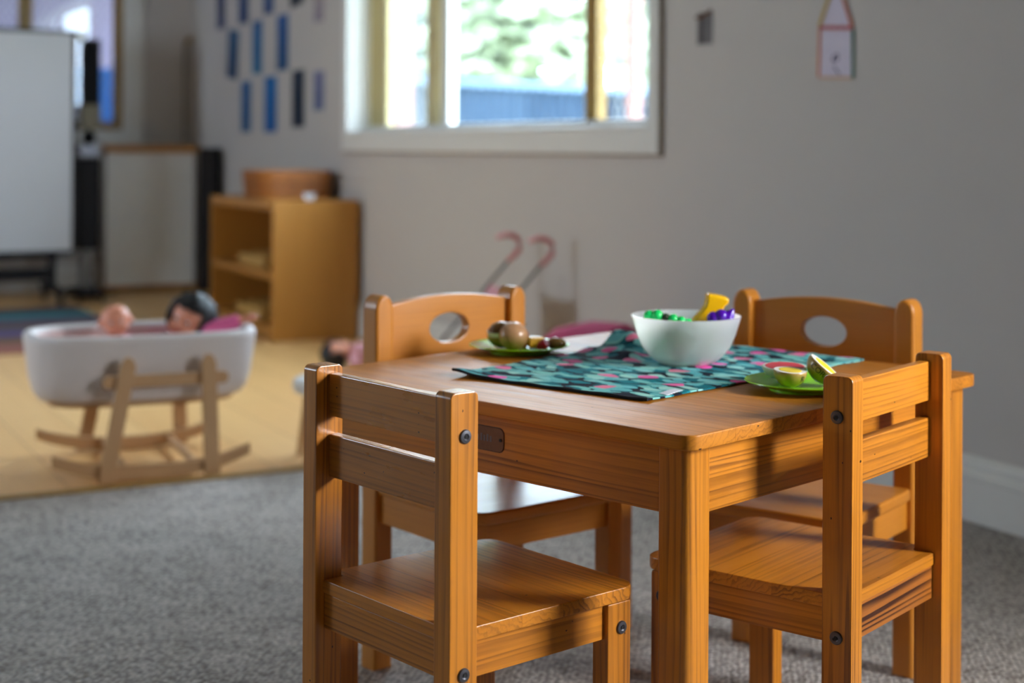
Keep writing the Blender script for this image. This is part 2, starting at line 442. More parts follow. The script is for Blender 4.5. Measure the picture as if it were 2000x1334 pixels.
for a, b, c, d in ((t0 - CW - 0.007, t0 - CW, z0 - 0.105, z1 + CW), (t1 + CW, t1 + CW + 0.007, z0 - 0.105, z1 + CW), (t0 - CW, t1 + CW, z0 - 0.105, z0 - 0.098)):
    box('casing_edge', a, b, 0.0, 0.012, c, d, M['trim_edge'], w1)
box('sill', t0, t1, -0.12, 0.026, z0 - 0.012, z0, M['trim'], w1, bev=0.003)
box('reveal', t1 - 0.006, t1, -0.12, 0.0, z0, z1, M['trim'], w1)
box('reveal', t0, t0 + 0.006, -0.12, 0.0, z0, z1, M['trim'], w1)
box('reveal', t0 + 0.006, t1 - 0.006, -0.12, 0.0, z1 - 0.006, z1, M['trim'], w1)
# aluminium frame and sashes (n = -0.16 .. -0.10)
box('sash_rail', t0 + 0.006, t1 - 0.006, -0.16, -0.10, z0, z0 + 0.026, M['trim'], w1, bev=0.003)
box('jamb', 4.215, 4.279, -0.16, -0.10, z0 + 0.026, z1, M['gold'], w1, bev=0.003)
box('jamb', 4.10, 4.215, -0.15, -0.115, z0 + 0.026, z1, M['gold'], w1, bev=0.003)
box('sash_stile', 3.50, 3.628, -0.15, -0.105, z0 + 0.026, z1, M['gold'], w1, bev=0.003)
box('sash_stile', 3.421, 3.50, -0.16, -0.12, z0 + 0.026, z1, M['trim'], w1, bev=0.003)
box('sash_stile', 2.216, 2.246, -0.155, -0.12, z0 + 0.026, z1, M['trim'], w1, bev=0.002)
box('sash_stile', 2.135, 2.216, -0.15, -0.105, z0 + 0.026, z1, M['bronze'], w1, bev=0.003)
for a, b, nn in ((3.628, 4.10, -0.13), (2.246, 3.421, -0.14), (t0 + 0.006, 2.135, -0.13)):
    box('pane', a, b, nn - 0.002, nn + 0.002, z0 + 0.026, z1 - 0.006, M['glass'], w1)
M['grille'] = plain('white_grille', (168, 172, 176), rough=0.5)
grille('security_grille', 3.63, 4.10, z0 + 0.03, z1 - 0.01, -0.165, M['grille'], w1, 't')
grille('security_grille', t0 + 0.01, 2.13, z0 + 0.03, z1 - 0.01, -0.165, M['grille'], w1, 't')

# ---- window in the far wall
w2 = thing('window_2', 'gold framed window in the far wall behind the whiteboard', 'window', M4=RW)
del w2['category']; structure(w2)
a0, a1, z0, z1 = WIN2
for a, b, c, d in ((a0 - 0.15, a0 - 0.02, z0 - 0.11, z1 + 0.1), (a1 + 0.02, a1 + 0.15, z0 - 0.11, z1 + 0.1), (a0 - 0.02, a1 + 0.02, z0 - 0.11, z0 - 0.02), (a0 - 0.02, a1 + 0.02, z1 + 0.02, z1 + 0.1)):
    box('casing', T_FAR - 0.02, T_FAR, a, b, c, d, M['trim'], w2, bev=0.004)
for a, b, c, d in ((a0 - 0.02, a0 + 0.035, z0 - 0.02, z1), (a1 - 0.035, a1 + 0.02, z0 - 0.02, z1), (a0 + 0.035, a1 - 0.035, z0 - 0.02, z0 + 0.035), (1.01, 1.09, z0 + 0.035, z1), (2.0, 2.08, z0 + 0.035, z1)):
    box('frame_bar', T_FAR - 0.012, T_FAR + 0.05, a, b, c, d, M['bronze'], w2, bev=0.003)
for a, b in ((a0 + 0.035, 1.01), (1.09, 2.0), (2.08, a1 - 0.035)):
    box('pane', T_FAR + 0.02, T_FAR + 0.024, a, b, z0 + 0.035, z1, M['glass'], w2)
grille('security_grille', a0 + 0.035, 2.0, z0 + 0.04, z1 - 0.01, T_FAR + 0.08, M['grille'], w2, 'n')

# ---- openings that light the room from outside the picture
for nm, (a0, a1, z0, z1), kind in (('window_3', WIN3, 'r'), ('window_4', WIN4, 'l')):
    w = thing(nm, 'opening', 'window', M4=RW); del w['category']; del w['label']; structure(w)
    for a, b, c, d in ((a0, a0 + 0.05, z0, z1), (a1 - 0.05, a1, z0, z1), (a0 + 0.05, a1 - 0.05, z1 - 0.05, z1), (a0 + 0.05, a1 - 0.05, z0, z0 + 0.05)):
        if kind == 'r': box('frame_bar', a, b, -0.12, -0.02, c, d, M['gold'], w)
        elif kind == 'l': box('frame_bar', a, b, N_LEFT + 0.02, N_LEFT + 0.12, c, d, M['gold'], w)
        else: box('frame_bar', T_REAR - 0.12, T_REAR - 0.02, a, b, c, d, M['gold'], w)

# ================================================================== OUTSIDE
structure(box('ground_outside', -14, 14, -24, -0.18, -0.35, -0.25, plain('dry_lawn', (150, 158, 120), rough=0.95, noise=0.3, nscale=3), M4=RW))
structure(box('ground_beyond', T_FAR + 0.18, T_FAR + 12, -0.18, 12, -0.35, -0.25, plain('paving', (150, 146, 150), rough=0.95, noise=0.2, nscale=3), M4=RW))
# blue-grey sheet fence beyond the side window: ribbed sheets, each its own part, with a top rail
fdir = Vector((0.67, 0.74, 0)).normalized(); fstart = Vector((-1.5, 10.1, 0))
fence = thing('sheet_fence', 'blue-grey sheet metal fence seen through the middle window pane', 'fence', fstart, math.atan2(fdir.y, fdir.x))
M['fence'] = plain('blue_sheet_metal', (62, 86, 112), rough=0.6, noise=0.08, nscale=2)
fm = None
for i in range(9):
    if fm is None:
        bm = bmesh.new(); prof = []
        for k in range(8):
            x = k * 0.1; prof += [(x, 0.0), (x + 0.05, 0.0), (x + 0.06, 0.03), (x + 0.09, 0.03)]
        prof += [(0.8, 0.0)]
        lo = [bm.verts.new((p[0], p[1], -0.25)) for p in prof]; hi = [bm.verts.new((p[0], p[1], 1.38)) for p in prof]
        for k in range(len(prof) - 1): bm.faces.new((lo[k], lo[k + 1], hi[k + 1], hi[k]))
        bmesh.ops.solidify(bm, geom=bm.faces[:], thickness=0.004)
        fm = finish(bm, 'fence_sheet', smooth=False)
    o = link('fence_sheet', fm, M['fence'], fence); o.location = (i * 0.8, 0, 0)
box('fence_rail', 0, 7.2, -0.02, 0.05, 1.38, 1.44, M['fence'], fence)
# trees beyond the fence: trunk and a crown of leaf tufts
M['leaf'] = plain('sunlit_leaves', (152, 162, 134), rough=0.7, noise=0.25, nscale=5)
M['bark'] = plain('grey_bark', (150, 140, 126), rough=0.9, noise=0.2, nscale=12)
def tree(x, y, h, r, label):
    t = thing('leafy_tree', label, 'tree', (x, y, -0.25), 0, 'trees beyond the fence')
    tube('trunk', [(0, 0, 0), (0.05, 0.03, h * 0.5), (0.0, 0.0, h * 0.75)], [0.14, 0.1, 0.06], M['bark'], t)
    bm = bmesh.new()
    for k in range(5200):
        u = random.random(); th = random.uniform(0, 2 * PI); ph = math.acos(random.uniform(-1, 1))
        rr = r * (0.55 + 0.5 * u)
        c = Vector((rr * math.sin(ph) * math.cos(th), rr * math.sin(ph) * math.sin(th), h * 0.72 + rr * 0.95 * math.cos(ph)))
        q = Matrix.Rotation(random.uniform(0, 6), 4, 'Z') @ Matrix.Rotation(random.uniform(0, 3), 4, 'X')
        s = random.uniform(0.16, 0.30)
        vs_ = [bm.verts.new(c + (q @ Vector(p)) * s) for p in ((-1, 0, 0), (0, -0.5, 0.15), (1, 0, 0), (0, 0.5, 0.15))]
        bm.faces.new(vs_)
    o = link('crown', finish(bm, 'crown', smooth=False, flip=False), M['leaf'], t); o['kind'] = 'stuff'
tree(-0.9, 19.0, 4.4, 2.1, 'pale leafy tree beyond the fence, left in the middle pane')
tree(3.6, 23.5, 4.6, 2.2, 'pale leafy tree beyond the fence, right in the middle pane')
# slender salmon painted verandah posts outside the window
M['post_paint'] = plain('salmon_post_paint', (150, 92, 84), rough=0.7, noise=0.1, nscale=14)
def verandah_post(t, n, w, label):
    p = thing('verandah_post', label, 'post', M4=RW @ Matrix.Translation((t, n, -0.25)), group='verandah posts outside the side window')
    box('shaft', -w, w, -w, w, 0.06, 2.7, M['post_paint'], p, bev=0.008)
    box('shoe', -w - 0.012, w + 0.012, -w - 0.012, w + 0.012, 0.0, 0.06, M['steel'], p)
verandah_post(5.95, -1.0, 0.055, 'pale salmon verandah post seen through the narrow left pane')
verandah_post(3.05, -0.85, 0.028, 'thin salmon verandah post seen through the right pane')
structure(box('roof_shade', T_FAR + 0.18, T_FAR + 2.15, -1.2, 9, 2.62, 2.7, M['trim'], M4=RW))  # unseen roof, added to dim the view through the far window
# courtyard wall and blue play panel seen through the far window
structure(box('wall_courtyard', T_FAR + 2.0, T_FAR + 2.15, -1.2, 9, -0.25, 2.62, plain('lilac_render', (116, 106, 128), rough=0.9, noise=0.12, nscale=4), M4=RW))
bp_ = thing('blue_play_panel', 'bright blue panel outside the far window beside the gold frame', 'panel', M4=RW @ Matrix.Translation((T_FAR + 0.5, 0.0, -0.25)))
M['blue_panel'] = plain('bright_blue_panel', (0, 104, 190), rough=0.5)
box('board', -0.02, 0.02, 0.28, 0.66, 0.3, 1.68, M['blue_panel'], bp_, bev=0.006)
box('post', 0.02, 0.08, 0.30, 0.36, 0.0, 1.66, M['blue_panel'], bp_); box('post', 0.02, 0.08, 0.58, 0.64, 0.0, 1.66, M['blue_panel'], bp_)

# ================================================================== TABLE
TR = -0.7651
# table frame: origin at the near corner, local x runs to the left corner (A), local y to the right corner (B)
A_ = Vector((-math.cos(0.7651), math.sin(0.7651), 0)); B_ = Vector((math.sin(0.7651), math.cos(0.7651), 0))
TO = Vector((0.219066, 1.817343, 0))
TM = Matrix(((A_.x, B_.x, 0, TO.x), (A_.y, B_.y, 0, TO.y), (0, 0, 1, 0), (0, 0, 0, 1)))
# A_ x B_ points down, so the table is built in world axes through this map instead of a mirrored parent
TH, TT, TS = 0.552, 0.0195, 0.75
TQ = Matrix.Translation(TO + (A_ + B_) * (TS / 2)) @ Matrix.Rotation(math.atan2(B_.y, B_.x), 4, 'Z')
# local frame of the table empty: x along B, y along -(-A) => +A
def tl(a, b, z=0.0): return Vector((b - TS / 2, a - TS / 2, z))       # (a, b) -> table-local
table = thing('play_table', 'square varnished pine play table set with toy food', 'table', M4=TQ)
outline = rounded(-TS / 2, TS / 2, -TS / 2, TS / 2, (0.022,) * 4)
nb = 8
for i in range(nb):
    lo = -TS / 2 + TS * i / nb; hi = lo + TS / nb
    poly = clip(outline, 0, lo + (0.00015 if i else -1e-4), hi - (0.00015 if i < nb - 1 else -1e-4))
    bm = bmesh.new(); bm_prism(bm, poly, TH - TT, TH, 'z')
    bmesh.ops.recalc_face_normals(bm, faces=bm.faces)
    es = [e for e in bm.edges if len(e.link_faces) == 2 and abs(e.verts[0].co.z - e.verts[1].co.z) < 1e-6 and not (abs(abs(e.verts[0].co.x) - TS / 2) > 0.03 and abs(e.verts[0].co.x - e.verts[1].co.x) < 1e-5)]
    es = [e for e in es if not (abs(e.verts[0].co.x - e.verts[1].co.x) < 1e-5 and abs(e.verts[0].co.y - e.verts[1].co.y) > 0.5 and abs(abs(e.verts[0].co.x) - TS / 2) > 1e-3)]
    bmesh.ops.bevel(bm, geom=es, offset=0.0025, segments=2, affect='EDGES', profile=0.5)
    wnorm(link('top_board', finish(bm, 'top_board', 'y'), M['pine_top'], table))
LG, INS = 0.047, 0.015
for sx in (-1, 1):
    for sy in (-1, 1):
        cx = sx * (TS / 2 - INS - LG / 2); cy = sy * (TS / 2 - INS - LG / 2)
        rad = [0.004] * 4
        k = {(-1, -1): 0, (1, -1): 1, (1, 1): 2, (-1, 1): 3}[(sx, sy)]; rad[k] = 0.012
        prism('leg', rounded(cx - LG / 2, cx + LG / 2, cy - LG / 2, cy + LG / 2, rad, 4), 0.0, TH - TT, M['pine'], table, grain='z', bev=0.0015, seg=1)
AI = INS + 0.003
span = TS / 2 - INS - LG
for s in (-1, 1):
    e = s * (TS / 2 - AI); y0_, y1_ = sorted((e, e - s * 0.019))
    box('apron', -span, span, y0_, y1_, 0.447, TH - TT, M['pine'], table, bev=0.002, grain='x')
    box('apron', y0_, y1_, -span, span, 0.447, TH - TT, M['pine'], table, bev=0.002, grain='y')
# small metal name plate on the near-left apron (the b = 0 side is local x = -TS/2)
M['plate_metal'] = plain('worn_clear_label', (128, 88, 62), rough=0.22, metal=0.2, noise=0.2, nscale=120)
lp = prism('label_plate', rounded(0.333 - TS / 2, 0.425 - TS / 2, 0.4815, 0.5145, (0.009,) * 4, 5), -TS / 2 + AI - 0.0012, -TS / 2 + AI, M['plate_metal'], table, axis='x', bev=0.0004, seg=1)
ring = rounded(0.3322 - TS / 2, 0.4258 - TS / 2, 0.4807, 0.5153, (0.0095,) * 4, 5)
prism('label_rim', ring, -TS / 2 + AI - 0.0006, -TS / 2 + AI, plain('dark_label_edge', (44, 20, 10), rough=0.5), table, axis='x')
tube('label_screw', [(-TS / 2 + AI - 0.0022, 0.3385 - TS / 2, 0.4985), (-TS / 2 + AI, 0.3385 - TS / 2, 0.4985)], 0.0024, M['hole'], table, n=10)
for k, (da, dz) in enumerate(((0.356, 0.003), (0.362, 0.003), (0.368, 0.003), (0.374, 0.003), (0.381, 0.003), (0.387, 0.003))):
    box('label_mark', -TS / 2 + AI - 0.0015, -TS / 2 + AI - 0.001, da - TS / 2, da - TS / 2 + 0.0035, 0.494, 0.502 + 0.002 * (k % 2), plain('grey_print', (96, 84, 84), rough=0.5) if k == 0 else bpy.data.materials['grey_print'], table)

# ================================================================== CHAIRS
def bolt(parent, x, y, z, s):
    """flat round connector bolt with a hex socket on an outer side face (s = outward x sign)"""
    bm = bmesh.new()
    bm_lathe(bm, [(0, 0.0026), (0.0022, 0.0026), (0.0022, 0.0016), (0.0042, 0.0030), (0.0078, 0.0026), (0.0088, 0.0012), (0.0088, 0)], 20)
    M4 = Matrix.Translation((x, y, z)) @ Matrix.Rotation(s * PI / 2, 4, 'Y')
    b = link('bolt', finish(bm, 'bolt'), M['bolt'], parent, M4)
    bm = bmesh.new(); bmesh.ops.create_circle(bm, cap_ends=True, segments=6, radius=0.0023)
    for v in bm.verts: v.co.z = 0.0027
    link('socket', finish(bm, 'socket', smooth=False), M['hole'], b)
def slat_chair(label, loc, rz, mat, mats=None):
    W, t, d = 0.318, 0.0315, 0.0426
    c = thing('slat_back_chair', label, 'chair', loc, rz, 'slat-back pine chairs')
    h = W / 2; mats = mats or {}
    for s in (-1, 1):
        xo = s * h; xi = s * (h - t); x0, x1 = sorted((xo, xi))
        prof = rounded(0, d, 0, 0.611, (0.0015, 0.0015, 0.008, 0.008), 4)
        prism('back_post', prof, x0, x1, mats.get('post', mat), c, axis='x', bev=0.0022, seg=2, grain='z')
        bolt(c, xo, 0.0217, 0.558, s); bolt(c, xo, 0.0213, 0.2738, s)
        xl = s * (h - 0.006); xk = s * (h - 0.006 - 0.030); x0, x1 = sorted((xl, xk))
        box('front_leg', x0, x1, 0.268, 0.3106, 0.0, 0.308, mat, c, bev=0.003, grain='z')
        bolt(c, xl, 0.292, 0.2745, s)
        xa = s * (h - 0.0135); xb = s * (h - 0.0135 - 0.018); x0, x1 = sorted((xa, xb))
        box('side_apron', x0, x1, d, 0.268, 0.2615, 0.308, mat, c, bev=0.0015, grain='y')
    for z0, z1 in ((0.5434, 0.600), (0.462, 0.5194)):
        box('back_slat', -(h - t), h - t, 0.0199, 0.0199 + 0.0165, z0, z1, mats.get('slat', mat), c, bev=0.0022, grain='x')
    box('rear_apron', -(h - t), h - t, 0.014, 0.032, 0.2612, 0.308, mats.get('apron', mat), c, bev=0.0015, grain='x')
    box('front_apron', -(h - 0.036), h - 0.036, 0.281, 0.299, 0.2615, 0.308, mat, c, bev=0.0015, grain='x')
    # seat of four glued boards; the rear board is notched between the posts
    so = rounded(-(h - 0.0046), h - 0.0046, d + 0.0005, 0.3246, (0.0, 0.0, 0.028, 0.028), 6)
    cuts = [d + 0.0005, 0.118, 0.187, 0.256, 0.3246]
    hi_ = h - t - 0.0006
    for i in range(4):
        lo, hi = cuts[i], cuts[i + 1]
        poly = clip(so, 1, lo + (0.00012 if i else 0), hi - (0.00012 if i < 3 else -1e-4))
        if i == 0:
            poly = [(-hi_, 0.012), (hi_, 0.012), (hi_, lo)] + [(h - 0.0046, lo), (h - 0.0046, hi - 0.00012), (-(h - 0.0046), hi - 0.00012), (-(h - 0.0046), lo)] + [(-hi_, lo)]
        bm = bmesh.new(); bm_prism(bm, poly, 0.3084, 0.3263, 'z')
        bmesh.ops.recalc_face_normals(bm, faces=bm.faces)
        es = [e for e in bm.edges if abs(e.verts[0].co.z - e.verts[1].co.z) < 1e-6 and not (abs(e.verts[0].co.y - e.verts[1].co.y) < 1e-5 and 0.05 < e.verts[0].co.y < 0.30)]
        bmesh.ops.bevel(bm, geom=es, offset=0.0022, segments=2, affect='EDGES', profile=0.5)
        wnorm(link('seat_board', finish(bm, 'seat_board', 'x'), mats.get('seat', mat), c))
    return c
a = 0.8592
slat_chair('pine slat-back chair with scuffed top slat at the near left side of the table', Vector((-0.0704, 1.7658, 0)) - Vector((math.cos(a), -math.sin(a), 0)) * 0.159, -a, M['pine'], {'slat': M['pine_worn']})
M['pine_streak'] = wood('streaked_pine', (170, 100, 36), (58, 24, 8), ring=0.009, contrast=1.5, specks=0.05)
a = 0.8925
slat_chair('pine slat-back chair with dark streaked rear rail at the near right side', Vector((0.4375, 1.9111, 0)) + Vector((math.cos(a), math.sin(a), 0)) * 0.159, a, M['pine'], {'apron': M['pine_streak']})

def oval_chair(label, loc, rz, W):
    """chair with round-topped posts and a crowned back panel pierced by an oval handhold; front faces local +y"""
    t, d = 0.037, 0.045; h = W / 2; mat = M['beech']
    c = thing('oval_back_chair', label, 'chair', loc, rz, 'oval-handhold beech chairs')
    for s in (-1, 1):
        x0, x1 = sorted((s * h, s * (h - t)))
        top = 0.647; R = 0.026
        # front-view arch, then bevelled all round
        pts = [(x0, 0.0), (x1, 0.0)]
        xc = (x0 + x1) / 2
        for k in range(9):
            an = k / 8 * PI; pts.append((xc + (t / 2) * math.cos(an), top - 0.026 + 0.026 * math.sin(an)))
        prism('back_post', pts, 0.0, d, mat, c, axis='y', bev=0.006, seg=3, grain='z', angle=50)
        x0, x1 = sorted((s * (h - 0.004), s * (h - 0.036)))
        box('front_leg', x0, x1, 0.275, 0.312, 0.0, 0.305, mat, c, bev=0.003, grain='z')
        x0, x1 = sorted((s * (h - 0.010), s * (h - 0.028)))
        box('side_apron', x0, x1, d, 0.275, 0.255, 0.305, mat, c, bev=0.002, grain='y')
    w = h - t
    # back panel with an oval hole: strips between the outline and the oval
    bm = bmesh.new(); n = 48; cz = 0.580
    inner, outer = [], []
    zb = 0.492
    def outer_pt(an):
        dx, dz = math.cos(an), math.sin(an)
        best = 1e9
        if abs(dx) > 1e-6: best = min(best, w / abs(dx))
        if dz < -1e-6: best = min(best, (zb - cz) / dz)
        if dz > 1e-6:
            lo, hi = 0, best if best < 1 else 0.5
            for _ in range(40):
                m_ = (lo + hi) / 2; x = dx * m_; z = cz + dz * m_
                zt = 0.6400 - 0.013 * (x / w) ** 2
                if z > zt or abs(x) > w: hi = m_
                else: lo = m_
            best = lo
        return (dx * best, cz + dz * best)
    angs = sorted(set([2 * PI * k / n for k in range(n)] + [math.atan2(0.6270 - cz, w), PI - math.atan2(0.6270 - cz, w), 2 * PI + math.atan2(zb - cz, w), PI - math.atan2(zb - cz, w)]))
    for an in angs:
        inner.append((0.0435 * math.cos(an), cz + 0.0265 * math.sin(an))); outer.append(outer_pt(an))
    m_ = len(angs); y0_, y1_ = 0.009, 0.031
    ring_ = {}
    for nm, pts, y in (('if', inner, y1_), ('of', outer, y1_), ('ib', inner, y0_), ('ob', outer, y0_)):
        ring_[nm] = [bm.verts.new((p[0], y, p[1])) for p in pts]
    for k in range(m_):
        j = (k + 1) % m_
        bm.faces.new((ring_['if'][k], ring_['if'][j], ring_['of'][j], ring_['of'][k]))
        bm.faces.new((ring_['ib'][k], ring_['ib'][j], ring_['ob'][j], ring_['ob'][k]))
        bm.faces.new((ring_['if'][k], ring_['if'][j], ring_['ib'][j], ring_['ib'][k]))
        bm.faces.new((ring_['of'][k], ring_['of'][j], ring_['ob'][j], ring_['ob'][k]))
    bmesh.ops.recalc_face_normals(bm, faces=bm.faces)
    es = [e for e in bm.edges if abs(e.verts[0].co.y - e.verts[1].co.y) < 1e-6 and len(e.link_faces) == 2 and e.calc_face_angle(0) > 1.0]
    bmesh.ops.bevel(bm, geom=es, offset=0.003, segments=2, affect='EDGES', profile=0.5)
    wnorm(link('back_panel', finish(bm, 'back_panel', 'x'), mat, c))
    box('front_apron', -(h - 0.036), h - 0.036, 0.284, 0.304, 0.255, 0.305, mat, c, bev=0.002, grain='x')
    box('rear_apron', -w, w, 0.012, 0.032, 0.255, 0.305, mat, c, bev=0.002, grain='x')
    so = rounded(-(h - 0.001), h - 0.001, d + 0.0005, 0.335, (0.012, 0.012, 0.03, 0.03), 6)
    prism('seat', so, 0.3055, 0.326, mat, c, bev=0.005, seg=3, grain='x')
    return c
# far left chair: front faces right-front; left rear post front corner near (-0.231, 2.571)
a3 = math.radians(39.3)
f3 = Vector((math.sin(a3), -math.cos(a3), 0)); w3 = Vector((math.cos(a3), math.sin(a3), 0))
W3 = 0.335
p3 = Vector((-0.2310, 2.571, 0)) - f3 * 0.045 + w3 * (W3 / 2)
oval_chair('honey beech chair with oval handhold at the far left side of the table', p3, math.atan2(-f3.x, f3.y), W3)
a4 = 0.624
w4 = Vector((-math.cos(a4), math.sin(a4), 0)); f4 = Vector((-math.sin(a4), -math.cos(a4), 0))
p4 = Vector((0.6870, 2.549, 0)) - f4 * 0.045 + w4 * (0.345 / 2)
oval_chair('honey beech chair with oval handhold at the far right behind the bowl', p4, math.atan2(-f4.x, f4.y), 0.345)

# ================================================================== ON THE TABLE
def tw(a, b, z=TH): return TO + A_ * a + B_ * b + Vector((0, 0, z))     # table coordinates -> world
# ---- printed cloth runner
def cloth_mat():
    m, nt, b = new_mat('leaf_print_cotton')
    tc = nt.nodes.new('ShaderNodeTexCoord')
    base = tc.outputs['UV']
    wob = nt.nodes.new('ShaderNodeTexNoise'); wob.inputs['Scale'].default_value = 26; wob.inputs['Detail'].default_value = 1
    nt.links.new(base, wob.inputs['Vector'])
    wv = vmath(nt, 'SCALE', vmath(nt, 'SUBTRACT', wob.outputs['Color'], (0.5, 0.5, 0.5)).outputs[0]); wv.inputs['Scale'].default_value = 0.03
    uv = vmath(nt, 'ADD', base, wv.outputs[0]).outputs[0]
    col = None
    def leaves(col, ang, sc, off, thr, sel, c1, c2, vein=True):
        mp = nt.nodes.new('ShaderNodeMapping'); mp.inputs['Rotation'].default_value = (0, 0, ang); mp.inputs['Scale'].default_value = sc; mp.inputs['Location'].default_value = off
        nt.links.new(uv, mp.inputs['Vector'])
        v = nt.nodes.new('ShaderNodeTexVoronoi'); v.voronoi_dimensions = '2D'; v.inputs['Scale'].default_value = 1; v.inputs['Randomness'].default_value = 0.8
        nt.links.new(mp.outputs[0], v.inputs['Vector'])
        sc_ = nt.nodes.new('ShaderNodeSeparateColor'); nt.links.new(v.outputs['Color'], sc_.inputs[0])
        inside = fmath(nt, 'LESS_THAN', v.outputs['Distance'], thr)
        inside = fmath(nt, 'MULTIPLY', inside, fmath(nt, 'GREATER_THAN', sc_.outputs[0], 1 - sel))
        cc = mixc(nt, sc_.outputs[1], c1, c2)
        if vein:
            w = nt.nodes.new('ShaderNodeTexWave'); w.inputs['Scale'].default_value = 3.2; w.inputs['Distortion'].default_value = 1.5
            nt.links.new(mp.outputs[0], w.inputs['Vector'])
            cc = mixc(nt, fmath(nt, 'MULTIPLY', fmath(nt, 'GREATER_THAN', w.outputs['Fac'], 0.72), 0.45), cc, lin((190, 230, 226)))
        return mixc(nt, inside, col, cc)
    col = lin((14, 22, 40))
    col = leaves(col, 0.4, (20, 48, 1), (0.3, 0.1, 0), 0.46, 0.85, lin((10, 128, 140)), lin((20, 92, 104)), False)
    col = leaves(col, -0.8, (20, 46, 1), (3.1, 7.7, 0), 0.42, 0.72, lin((20, 158, 170)), lin((120, 196, 184)))
    col = leaves(col, 1.3, (22, 44, 1), (9.3, 2.2, 0), 0.38, 0.5, lin((160, 214, 200)), lin((50, 170, 184)))
    col = leaves(col, 0.1, (16, 20, 1), (5.3, 1.2, 0), 0.25, 0.42, lin((238, 96, 176)), lin((232, 130, 156)), False)
    nt.links.new(col, b.inputs['Base Color']); b.inputs['Roughness'].default_value = 0.9; b.inputs['Specular IOR Level'].default_value = 0.2
    wv2 = noise(nt, tc.outputs['UV'], 900, 1)
    bp = nt.nodes.new('ShaderNodeBump'); bp.inputs['Strength'].default_value = 0.25; bp.inputs['Distance'].default_value = 0.0008
    nt.links.new(wv2, bp.inputs['Height']); nt.links.new(bp.outputs['Normal'], b.inputs['Normal'])
    return m
bm = bmesh.new()
nu, nv = 72, 110
cL, cN, cR, cF = Vector((0.552, 0.130)), Vector((0.194, 0.160)), Vector((0.196, 0.735)), Vector((0.610, 0.715))
uvl = bm.loops.layers.uv.new('UVMap'); grid = []
def cloth_h(a, b):
    h = 0.0022
    # ruck to the left of the bowl
    for (ca, cb, la, lb, ang, hh) in ((0.560, 0.560, 0.10, 0.030, 0.35, 0.030), (0.50, 0.47, 0.09, 0.022, 0.25, 0.012), (0.545, 0.655, 0.07, 0.028, 0.6, 0.018)):
        da, db = a - ca, b - cb
        p = da * math.cos(ang) + db * math.sin(ang); q = -da * math.sin(ang) + db * math.cos(ang)
        h += hh * math.exp(-(p / la) ** 2 - (q / lb) ** 2)
    # curled left corner
    h += 0.007 * math.exp(-((a - 0.552) / 0.05) ** 2 - ((b - 0.135) / 0.035) ** 2)
    # kept flat under the bowl
    r = math.hypot(a - 0.372, b - 0.480)
    k = min(1.0, max(0.0, (r - 0.055) / 0.05)); k = k * k * (3 - 2 * k)
    return 0.0022 + (h - 0.0022) * k + 0.0012 * k * math.sin(a * 47 + b * 31) ** 2
for i in range(nu + 1):
    row = []
    for j in range(nv + 1):
        u, v = i / nu, j / nv
        p = (cL * (1 - u) + cN * u) * (1 - v) + (cF * (1 - u) + cR * u) * v
        w_ = tw(p.x, p.y, TH + cloth_h(p.x, p.y) + 0.0012)
        row.append((bm.verts.new(w_), (p.x, p.y)))
    grid.append(row)
for i in range(nu):
    for j in range(nv):
        q = (grid[i][j], grid[i + 1][j], grid[i + 1][j + 1], grid[i][j + 1])
        f = bm.faces.new([x[0] for x in q])
        for l, x in zip(f.loops, q): l[uvl].uv = x[1]
bmesh.ops.recalc_face_normals(bm, faces=bm.faces)
if bm.faces[0].normal.z < 0: bmesh.ops.reverse_faces(bm, faces=bm.faces[:])
bmesh.ops.solidify(bm, geom=bm.faces[:], thickness=0.0022)
runner = link('cloth_runner', finish(bm, 'cloth_runner', angle=70, flip=False), cloth_mat())
tag(runner, 'teal and pink leaf print cloth lying rumpled under the white bowl', 'cloth')
# hem and a small striped tag near the front corner
M['hem'] = plain('navy_hem', (16, 22, 30), rough=0.9)
hem_pts = []
for k in range(41):
    p = cL * (1 - k / 40) + cN * (k / 40); hem_pts.append(tw(p.x, p.y, TH + cloth_h(p.x, p.y) + 0.0003))
tube('hem', hem_pts, 0.0024, M['hem'], runner, n=6)
M['tag_white'] = plain('white_care_tag', (228, 230, 240), rough=0.8)
for k in range(6):
    p = cN + Vector((0.012 + 0.0012 * k, 0.052 + 0.0075 * k)); w_ = tw(p.x, p.y, TH + cloth_h(p.x, p.y) + 0.0012)
    o = box('care_tag_stripe', -0.0028, 0.0028, -0.009, 0.009, 0, 0.0008, M['tag_white'], runner)
    o.location = w_; o.rotation_euler = (0, 0, math.atan2(B_.y, B_.x) - 0.25)

# ---- white bowl
BC = tw(0.372, 0.480, TH + 0.0040)
bowl_o = lathe('mixing_bowl', [(0, 0.0), (0.040, 0.0), (0.046, 0.003), (0.060, 0.013), (0.0715, 0.028), (0.0795, 0.046), (0.0855, 0.066), (0.0885, 0.0760), (0.0885, 0.0775), (0.0870, 0.0778), (0.0860, 0.0765), (0.083, 0.066), (0.077, 0.046), (0.069, 0.030), (0.057, 0.016), (0.040, 0.0065), (0, 0.005)], M['white_pl'], n=64)
bowl_o.location = BC
tag(bowl_o, 'white plastic bowl holding green, yellow and purple toys', 'bowl')
